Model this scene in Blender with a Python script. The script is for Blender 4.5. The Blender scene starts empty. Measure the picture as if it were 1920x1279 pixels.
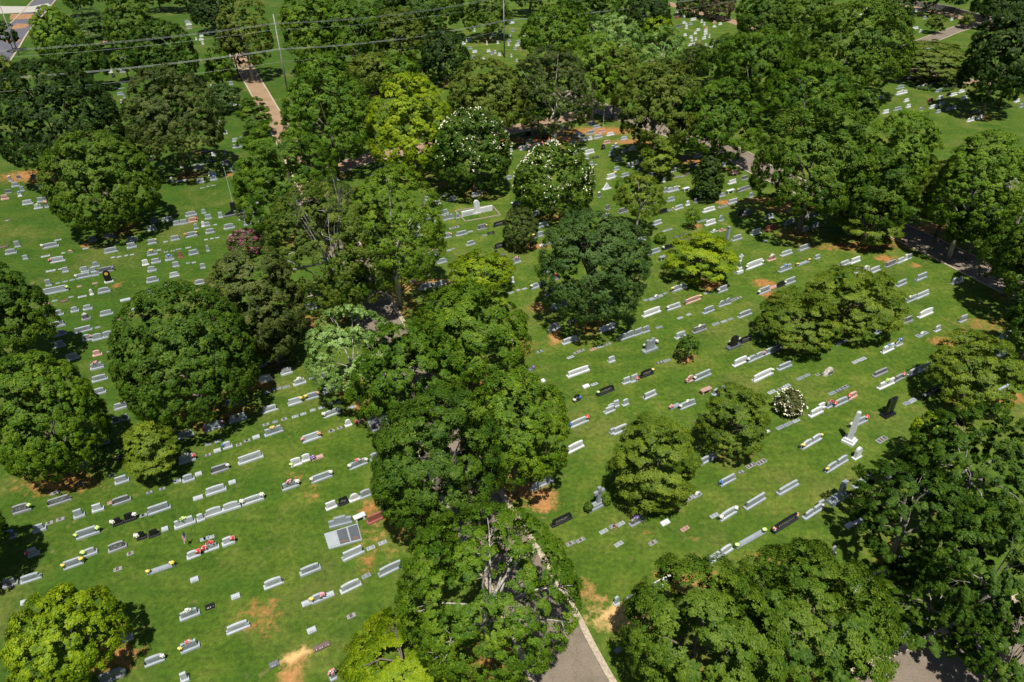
import bpy, math, random
import numpy as np
from mathutils import Matrix, Vector
# ---------------------------------------------------------------- camera, sky, sun, exposure
C = bpy.context.scene
CAM_H, FOC, PITCH, ROLL = 42.0, 1349.0, 35.1, -0.9
cam_d = bpy.data.cameras.new('camera'); cam = bpy.data.objects.new('camera', cam_d)
C.collection.objects.link(cam); C.camera = cam
cam_d.sensor_width = 36; cam_d.lens = FOC/1920*36; cam_d.clip_end = 3000; cam_d.clip_start = 1
RM = Matrix.Rotation(math.radians(90-PITCH), 3, 'X') @ Matrix.Rotation(math.radians(ROLL), 3, 'Z')
cam.matrix_world = Matrix.Translation((0, 0, CAM_H)) @ RM.to_4x4()
SUN_EL, SHADOW_AZ = 66.0, 6.0            # the shadows run away from the camera, a little to the left
w = bpy.data.worlds.new('World'); C.world = w; w.use_nodes = True
sky = w.node_tree.nodes.new('ShaderNodeTexSky'); sky.sky_type = 'NISHITA'; sky.sun_disc = False
sky.sun_elevation = math.radians(SUN_EL); sky.sun_rotation = math.radians(180-SHADOW_AZ)
bg = w.node_tree.nodes['Background']; bg.inputs[1].default_value = 0.056
w.node_tree.links.new(sky.outputs[0], bg.inputs[0])
sd = bpy.data.lights.new('sun', 'SUN'); sd.energy = 5.0; sd.angle = math.radians(.5); sd.color = (1, .95, .86)
sun = bpy.data.objects.new('sun', sd); C.collection.objects.link(sun)
a, e = math.radians(SHADOW_AZ), math.radians(SUN_EL)
sun.rotation_euler = Vector((math.sin(a)*math.cos(e), -math.cos(a)*math.cos(e), math.sin(e))).to_track_quat('Z', 'Y').to_euler()
sun.location = (0, 0, 120)
C.view_settings.view_transform = 'Standard'; C.view_settings.look = 'None'; C.view_settings.gamma = 1
C.view_settings.exposure = 0.38
C.cycles.max_bounces = 5; C.cycles.diffuse_bounces = 3; C.cycles.transmission_bounces = 2; C.cycles.transparent_max_bounces = 4
C.cycles.sample_clamp_indirect = 4

# ---------------------------------------------------------------- measuring: photo pixel <-> world
RN = np.array(RM)
def ray(px, py):
    d = RN @ np.array([px-960, -(py-639.5), -FOC]); return d
def at(px, py, z=0.0):
    d = ray(px, py); t = (z-CAM_H)/d[2]
    return np.array([d[0]*t, d[1]*t, z])
def pix(p):
    q = RN.T @ (np.array(p, float)-np.array([0, 0, CAM_H])); return 960+FOC*q[0]/-q[2], 639.5-FOC*q[1]/-q[2]
def mpp(p):                                # pixels per metre at a world point
    q = RN.T @ (np.array(p, float)-np.array([0, 0, CAM_H])); return FOC/-q[2]

# ---------------------------------------------------------------- materials
MAT = {}
def mat(name, base, rough=.8, spec=.3, build=None):
    if name in MAT: return MAT[name]
    m = bpy.data.materials.new(name); m.use_nodes = True
    b = m.node_tree.nodes['Principled BSDF']
    b.inputs['Base Color'].default_value = (*base, 1); b.inputs['Roughness'].default_value = rough
    b.inputs['Specular IOR Level'].default_value = spec
    if build: build(m.node_tree, b, base)
    MAT[name] = m; return m
def nd(t, typ, **kw):
    n = t.nodes.new(typ)
    for k, v in kw.items(): setattr(n, k, v)
    return n
def noise(t, scale, detail=4, coord='Object', rough=.6, vec=None):
    n = nd(t, 'ShaderNodeTexNoise'); n.inputs['Scale'].default_value = scale; n.inputs['Detail'].default_value = detail; n.inputs['Roughness'].default_value = rough
    if vec is None:
        tc = nd(t, 'ShaderNodeTexCoord'); vec = tc.outputs[coord]
    t.links.new(vec, n.inputs['Vector']); return n.outputs['Fac']
def ramp(t, fac, stops):
    r = nd(t, 'ShaderNodeValToRGB'); cr = r.color_ramp
    while len(cr.elements) < len(stops): cr.elements.new(.5)
    for e_, (p, c) in zip(cr.elements, stops): e_.position = p; e_.color = (*c, 1) if len(c) == 3 else c
    t.links.new(fac, r.inputs['Fac']); return r.outputs['Color']
def mixc(t, fac, a_, b_, mode='MIX'):
    m = nd(t, 'ShaderNodeMix', data_type='RGBA', blend_type=mode)
    for s, v in ((0, fac), (6, a_), (7, b_)):
        if hasattr(v, 'links') or isinstance(v, bpy.types.NodeSocket): t.links.new(v, m.inputs[s])
        else: m.inputs[s].default_value = v if s == 0 else (*v, 1)
    return m.outputs[2]
def mth(t, op, a_, b_, clamp=False):
    m = nd(t, 'ShaderNodeMath', operation=op); m.use_clamp = clamp
    for s, v in ((0, a_), (1, b_)):
        if isinstance(v, bpy.types.NodeSocket): t.links.new(v, m.inputs[s])
        else: m.inputs[s].default_value = v
    return m.outputs[0]
def bump(t, b, h, strength, dist):
    n = nd(t, 'ShaderNodeBump'); n.inputs['Strength'].default_value = strength; n.inputs['Distance'].default_value = dist
    t.links.new(h, n.inputs['Height']); t.links.new(n.outputs[0], b.inputs['Normal'])
def speckle(s1=60, lo=.8, hi=1.15, weather=.25):
    def f(t, b, base):
        n = noise(t, s1, 2); v = ramp(t, n, [(.35, tuple(x*lo for x in base)), (.65, tuple(min(1, x*hi) for x in base))])
        n2 = noise(t, 2.3, 5); f2 = ramp(t, n2, [(.42, (0, 0, 0)), (.72, (1, 1, 1))])
        g = mixc(t, mth(t, 'MULTIPLY', f2, weather), v, tuple(x*.45 for x in base))
        t.links.new(g, b.inputs['Base Color'])
    return f
STONE = {'w': ('white_marble', (.55, .57, .58), .6, 'white'), 'h': ('pale_granite', (.34, .37, .39), .5, 'pale grey'), 'g': ('grey_granite', (.235, .265, .285), .45, 'grey'),
         'd': ('dark_grey_granite', (.095, .105, .115), .4, 'dark grey'), 'k': ('black_granite', (.012, .012, .014), .18, 'black'),
         'r': ('red_granite', (.20, .07, .05), .4, 'red'), 'p': ('pink_granite', (.40, .25, .21), .5, 'pink'),
         'n': ('bronze', (.10, .065, .05), .5, 'brown')}
def stone(c):
    n, base, r, _ = STONE[c]; return mat(n, base, r, .4, speckle())
def rough_stone(c):
    n, base, r, _ = STONE[c]; return mat(n+'_rough', {'w': (.58, .59, .60), 'h': (.40, .43, .45), 'g': (.32, .355, .38), 'd': (.24, .25, .26)}.get(c, tuple(x*1.3+.01 for x in base)), .9, .2, speckle(30, .8, 1.15, .35))
def panel_mat(c):
    n, base, r, _ = STONE[c]
    def f(t, b, bs):
        tc = nd(t, 'ShaderNodeTexCoord'); mp = nd(t, 'ShaderNodeMapping'); mp.inputs['Scale'].default_value = (16, 1, 9)
        t.links.new(tc.outputs['Object'], mp.inputs[0]); n1 = noise(t, 1.0, 1, vec=mp.outputs[0])
        other = (.34, .34, .33) if c in 'kdrn' else tuple(x*.55 for x in bs)
        t.links.new(ramp(t, n1, [(.52, bs), (.60, other)]), b.inputs['Base Color'])
    return mat(n+'_panel', tuple(x*.86 for x in base), .3, .5, f)
def ground_b(t, b, base):
    n1 = noise(t, .045, 5); n2 = noise(t, .33, 6); n3 = noise(t, 2.6, 4); n4 = noise(t, 14, 3); n5 = noise(t, .12, 4)
    g = ramp(t, n2, [(.28, (.040, .088, .009)), (.5, (.068, .120, .013)), (.72, (.126, .158, .028))])
    vignette = nd(t, 'ShaderNodeAttribute', attribute_name='vignette')
    g = mixc(t, mth(t, 'MULTIPLY', vignette.outputs['Fac'], .8), g, (.026, .070, .006))  # vignette painted into the lawn: grass colour pulled darker by the mask
    mp = nd(t, 'ShaderNodeMapping'); mp.inputs['Rotation'].default_value = (0, 0, math.radians(-29)); mp.inputs['Scale'].default_value = (.07, 1.25, 1)
    tcw = nd(t, 'ShaderNodeTexCoord'); t.links.new(tcw.outputs['Object'], mp.inputs[0]); ns = noise(t, .9, 4, vec=mp.outputs[0])
    g = mixc(t, 1.0, g, ramp(t, ns, [(.3, (.84, .86, .82)), (.7, (1.16, 1.12, 1.1))]), 'MULTIPLY')
    dry = ramp(t, n5, [(.52, (0, 0, 0)), (.75, (1, 1, 1))])
    g = mixc(t, mth(t, 'MULTIPLY', dry, .6), g, (.180, .165, .052))
    f3 = ramp(t, n3, [(.3, (.62, .64, .6)), (.7, (1.3, 1.26, 1.2))]); g = mixc(t, 1.0, g, f3, 'MULTIPLY')
    f4 = ramp(t, n4, [(.3, (.68, .68, .66)), (.7, (1.25, 1.25, 1.22))]); g = mixc(t, 1.0, g, f4, 'MULTIPLY')
    nb = noise(t, .8, 7, rough=.7); g = mixc(t, mth(t, 'MULTIPLY', ramp(t, nb, [(.60, (0, 0, 0)), (.70, (1, 1, 1))]), .55), g, (.22, .17, .075))
    nw = noise(t, .21, 3); g = mixc(t, mth(t, 'MULTIPLY', ramp(t, nw, [(.50, (0, 0, 0)), (.66, (1, 1, 1))]), .35), g, (.040, .100, .010))
    at_ = nd(t, 'ShaderNodeAttribute', attribute_name='dirt')
    nz = noise(t, 1.5, 6, rough=.75); m_ = mth(t, 'ADD', at_.outputs['Fac'], mth(t, 'MULTIPLY', mth(t, 'SUBTRACT', nz, .5), 1.7))
    mask = ramp(t, m_, [(.38, (0, 0, 0)), (.74, (1, 1, 1))])
    nzd = noise(t, 3.3, 5); dc = ramp(t, nzd, [(.3, (.23, .095, .026)), (.7, (.41, .20, .075))])
    tan = nd(t, 'ShaderNodeAttribute', attribute_name='tan')
    dc = mixc(t, tan.outputs['Fac'], dc, (.58, .40, .17))
    mask2 = mth(t, 'MULTIPLY', mask, mth(t, 'GREATER_THAN', at_.outputs['Fac'], .02))
    g = mixc(t, mask2, g, dc)
    t.links.new(g, b.inputs['Base Color'])
    bump(t, b, mth(t, 'ADD', n4, mth(t, 'MULTIPLY', n3, 1.5)), .55, .06)
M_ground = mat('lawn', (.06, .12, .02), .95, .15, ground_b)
def road_b(lo, hi):
    def f(t, b, base):
        n1 = noise(t, .35, 5); n2 = noise(t, 9, 4)
        c = ramp(t, n1, [(.3, lo), (.7, hi)]); v = nd(t, 'ShaderNodeTexVoronoi', feature='DISTANCE_TO_EDGE'); v.inputs['Scale'].default_value = .45
        tc = nd(t, 'ShaderNodeTexCoord'); wv = nd(t, 'ShaderNodeVectorMath', operation='ADD'); nn = nd(t, 'ShaderNodeTexNoise'); nn.inputs['Scale'].default_value = 1.2; t.links.new(tc.outputs['Object'], nn.inputs['Vector'])
        t.links.new(tc.outputs['Object'], wv.inputs[0]); t.links.new(nn.outputs['Color'], wv.inputs[1]); t.links.new(wv.outputs[0], v.inputs['Vector'])
        c = mixc(t, mth(t, 'MULTIPLY', ramp(t, v.outputs['Distance'], [(.0, (1, 1, 1)), (.03, (0, 0, 0))]), .22), c, tuple(x*.45 for x in lo)); ll = noise(t, 1.7, 6, rough=.75)
        c = mixc(t, mth(t, 'MULTIPLY', ramp(t, ll, [(.58, (0, 0, 0)), (.66, (1, 1, 1))]), .45), c, (.20, .13, .06)); c = mixc(t, 1.0, c, ramp(t, n2, [(.3, (.85,)*3), (.7, (1.12,)*3)]), 'MULTIPLY')
        t.links.new(c, b.inputs['Base Color']); bump(t, b, n2, .3, .02)
    return f
M_road = mat('brown_asphalt', (.2, .17, .14), .9, .2, road_b((.145, .118, .088), (.215, .178, .138)))
M_sandroad = mat('sandy_road', (.33, .23, .15), .9, .2, road_b((.235, .155, .092), (.32, .22, .138)))
M_asphalt = mat('dark_asphalt', (.09, .09, .1), .9, .2, road_b((.085, .085, .10), (.12, .12, .135)))
M_kerb = mat('concrete_kerb', (.42, .35, .26), .9, .2, speckle(6, .75, 1.15, .4))
M_concrete = mat('pale_concrete', (.40, .38, .34), .9, .2, speckle(4, .8, 1.1, .3))
M_dirt = mat('orange_clay', (.30, .17, .09), 1, .1, speckle(1.2, .75, 1.2, .2))
M_wood = mat('weathered_pole_wood', (.30, .285, .26), .85, .2, speckle(8, .8, 1.1, .3))
M_wire = mat('aluminium_cable', (.22, .25, .23), .5, .4)
M_metal = mat('white_painted_metal', (.7, .71, .7), .4, .4)
def bark(name, base): return mat('bark_'+name, base, .95, .15, speckle(5, .6, 1.25, .3))
PETAL = {'y': ('yellow', (.75, .55, .04)), 'w': ('white', (.78, .76, .66)), 'p': ('pink', (.75, .30, .34)), 'r': ('red', (.60, .035, .04)),
         'b': ('blue', (.07, .20, .62)), 'o': ('orange', (.72, .30, .06)), 'v': ('purple', (.22, .08, .42)), 'm': ('mixed', None), 'f': ('magenta', (.75, .05, .22)), 'l': ('lime', (.55, .75, .12))}
def petal(c):
    n, base = PETAL[c]
    if base is None:
        def f(t, b, bs):
            oi = nd(t, 'ShaderNodeNewGeometry')
            t.links.new(ramp(t, oi.outputs['Random Per Island'], [(0, (.7, .68, .6)), (.35, (.6, .04, .1)), (.6, (.75, .5, .05)), (.85, (.3, .1, .5))]), b.inputs['Base Color'])
        return mat('petals_mixed', (.6, .3, .3), .7, .2, f)
    def f(t, b, bs):
        gi = nd(t, 'ShaderNodeNewGeometry'); t.links.new(ramp(t, gi.outputs['Random Per Island'], [(0, tuple(x*.6 for x in bs)), (.45, bs), (.75, tuple(x*.6+.28 for x in bs)), (1, (.7, .68, .62))]), b.inputs['Base Color'])
    return mat('petals_'+n, base, .8, .1, f)
M_green = mat('bouquet_green', (.03, .09, .03), .7, .2)
LEAF = {  # lo, hi, tip
 'D': ('dark green', (0.018, 0.05, 0.004), (0.054, 0.115, 0.007), (0.125, 0.19, 0.014)),
 'K': ('very dark green', (0.01, 0.03, 0.004), (0.028, 0.062, 0.007), (0.06, 0.105, 0.012)),
 'M': ('mid green', (0.028, 0.076, 0.004), (0.088, 0.168, 0.007), (0.18, 0.26, 0.015)),
 'O': ('olive green', (0.03, 0.06, 0.006), (0.086, 0.13, 0.012), (0.165, 0.2, 0.024)),
 'Y': ('yellow-green', (.042, .098, .003), (.168, .258, .006), (.29, .36, .012)),
 'L': ('bright green', (0.03, 0.085, 0.004), (0.105, 0.19, 0.01), (0.19, 0.29, 0.022)),
 'B': ('grey-green', (.018, .050, .009), (.058, .112, .020), (.125, .195, .048)),
 'G': ('golden olive', (0.032, 0.066, 0.004), (0.104, 0.162, 0.011), (0.205, 0.26, 0.022)),
 'P': ('reddish green', (0.0344, 0.0480, 0.0150), (0.0860, 0.1040, 0.0300), (0.1720, 0.1600, 0.0600)),
 'S': ('pale silvery green', (0.04, 0.085, 0.014), (0.14, 0.25, 0.045), (0.33, 0.46, 0.15)),
 'N': ('brownish green', (0.026, 0.046, 0.008), (0.068, 0.1, 0.018), (0.13, 0.15, 0.034))}
def leafmat(c):
    n, lo, mi, hi = LEAF[c]
    if 'leaf_'+c in MAT: return MAT['leaf_'+c]
    m = bpy.data.materials.new('foliage_'+n.replace(' ', '_').replace('-', '_')); m.use_nodes = True; t = m.node_tree; b = t.nodes['Principled BSDF']
    tone = nd(t, 'ShaderNodeAttribute', attribute_name='tone')
    col = ramp(t, tone.outputs['Fac'], [(.05, lo), (.5, mi), (.95, hi)])
    t.links.new(col, b.inputs['Base Color']); b.inputs['Roughness'].default_value = .55; b.inputs['Specular IOR Level'].default_value = .2
    tr = nd(t, 'ShaderNodeBsdfTranslucent'); t.links.new(mixc(t, 1.0, col, (1.2, 1.25, .5), 'MULTIPLY'), tr.inputs[0])
    mx = nd(t, 'ShaderNodeMixShader'); mx.inputs[0].default_value = .26
    t.links.new(b.outputs[0], mx.inputs[1]); t.links.new(tr.outputs[0], mx.inputs[2])
    t.links.new(mx.outputs[0], t.nodes['Material Output'].inputs[0])
    MAT['leaf_'+c] = m; return m

# ---------------------------------------------------------------- mesh helpers
class MB:                                  # collects shapes, builds ONE mesh object
    def __init__(s): s.v = []; s.f = []; s.m = []
    def add(s, vs, fs, mi=0):
        o = len(s.v); s.v += [tuple(map(float, v)) for v in vs]; s.f += [tuple(i+o for i in f) for f in fs]; s.m += [mi]*len(fs); return s
    def box(s, c, d, mi=0, top=1.0, bev=0):
        x, y, z = (q/2 for q in d); cx, cy, cz = c; t = top
        vs = [(-x, -y, -z), (x, -y, -z), (x, y, -z), (-x, y, -z), (-x*t, -y*t, z), (x*t, -y*t, z), (x*t, y*t, z), (-x*t, y*t, z)]
        if bev:
            bv = min(bev, x*.4, y*.4, z*.5)
            vs = [(-x, -y, -z), (x, -y, -z), (x, y, -z), (-x, y, -z), (-x, -y, z-bv), (x, -y, z-bv), (x, y, z-bv), (-x, y, z-bv),
                  (-x+bv, -y+bv, z), (x-bv, -y+bv, z), (x-bv, y-bv, z), (-x+bv, y-bv, z)]
            fs = [(3, 2, 1, 0), (0, 1, 5, 4), (1, 2, 6, 5), (2, 3, 7, 6), (3, 0, 4, 7), (4, 5, 9, 8), (5, 6, 10, 9), (6, 7, 11, 10), (7, 4, 8, 11), (8, 9, 10, 11)]
        else: fs = [(3, 2, 1, 0), (4, 5, 6, 7), (0, 1, 5, 4), (1, 2, 6, 5), (2, 3, 7, 6), (3, 0, 4, 7)]
        return s.add([(a_+cx, b_+cy, c_+cz) for a_, b_, c_ in vs], fs, mi)
    def prism(s, prof, y0, y1, mi=0, mf=None):   # profile in x,z, extruded along y
        n = len(prof); vs = [(x, y0, z) for x, z in prof]+[(x, y1, z) for x, z in prof]
        s.add(vs, [(i, (i+1) % n, (i+1) % n+n, i+n) for i in range(n)], mi)
        return s.add(vs, [tuple(range(n))[::-1], tuple(range(n, 2*n))], mi if mf is None else mf)
    def tube(s, pts, rad, k=6, mi=0, cap=True):
        pts = [np.array(p, float) for p in pts]; n = len(pts); vs = []
        for i, p in enumerate(pts):
            t = pts[min(i+1, n-1)]-pts[max(i-1, 0)]; t = t/(np.linalg.norm(t)+1e-9)
            u = np.cross(t, (0, 0, 1) if abs(t[2]) < .9 else (1, 0, 0)); u /= np.linalg.norm(u); v = np.cross(t, u)
            for j in range(k):
                an = 2*math.pi*j/k; vs.append(p+rad[i]*(u*math.cos(an)+v*math.sin(an)))
        fs = [(i*k+j, i*k+(j+1) % k, (i+1)*k+(j+1) % k, (i+1)*k+j) for i in range(n-1) for j in range(k)]
        if cap: fs += [tuple(range(k))[::-1], tuple(range((n-1)*k, n*k))]
        return s.add(vs, fs, mi)
    def lathe(s, prof, c=(0, 0, 0), k=10, mi=0):
        vs = [(c[0]+r*math.cos(2*math.pi*j/k), c[1]+r*math.sin(2*math.pi*j/k), c[2]+z) for r, z in prof for j in range(k)]
        fs = [(i*k+j, i*k+(j+1) % k, (i+1)*k+(j+1) % k, (i+1)*k+j) for i in range(len(prof)-1) for j in range(k)]
        return s.add(vs, fs+[tuple(range(k))[::-1], tuple(range((len(prof)-1)*k, len(prof)*k))], mi)
    def build(s, name, mats, parent=None, loc=None, rz=0, smooth=False):
        me = bpy.data.meshes.new(name); me.from_pydata(s.v, [], s.f)
        for m in (mats if isinstance(mats, (list, tuple)) else [mats]): me.materials.append(m)
        if any(s.m): me.polygons.foreach_set('material_index', s.m)
        if smooth: me.polygons.foreach_set('use_smooth', [True]*len(s.f))
        me.update(); return link(name, me, parent, loc, rz)
def link(name, me, parent=None, loc=None, rz=0):
    o = bpy.data.objects.new(name, me); C.collection.objects.link(o)
    if parent: o.parent = parent
    if loc is not None: o.location = tuple(float(q) for q in loc)
    o.rotation_euler.z = rz; return o
def empty(name, loc, rz=0): return link(name, None, None, loc, rz)
def tag(o, label=None, cat=None, group=None, kind=None):
    for k, v in (('label', label), ('category', cat), ('group', group), ('kind', kind)):
        if v: o[k] = v
    return o
def quads(name, V, tone, material, parent):   # V: (n,4,3)
    n = len(V); me = bpy.data.meshes.new(name)
    me.vertices.add(4*n); me.vertices.foreach_set('co', V.astype(np.float32).ravel())
    me.loops.add(4*n); me.loops.foreach_set('vertex_index', np.arange(4*n, dtype=np.int32))
    me.polygons.add(n); me.polygons.foreach_set('loop_start', np.arange(0, 4*n, 4, dtype=np.int32))
    a_ = me.attributes.new('tone', 'FLOAT', 'POINT'); a_.data.foreach_set('value', np.repeat(tone, 4).astype(np.float32))
    me.materials.append(material); me.update(calc_edges=True); return link(name, me, parent)
def unit(v): return v/(np.linalg.norm(v, axis=-1, keepdims=True)+1e-9)
def leafquads(P, N, L, W, rng):
    n = len(P); r = rng.normal(size=(n, 3)); T = unit(np.cross(N, r)); B = np.cross(N, T)
    L = (L*rng.uniform(.7, 1.3, n))[:, None]; W = (W*rng.uniform(.7, 1.3, n))[:, None]
    return np.stack([P-T*L*.5, P-B*W*.5+T*L*.08, P+T*L*.5, P+B*W*.5+T*L*.08], 1)
PLACED = []      # (object, px, py, description, is_landmark, landmark name) for the labels
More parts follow.
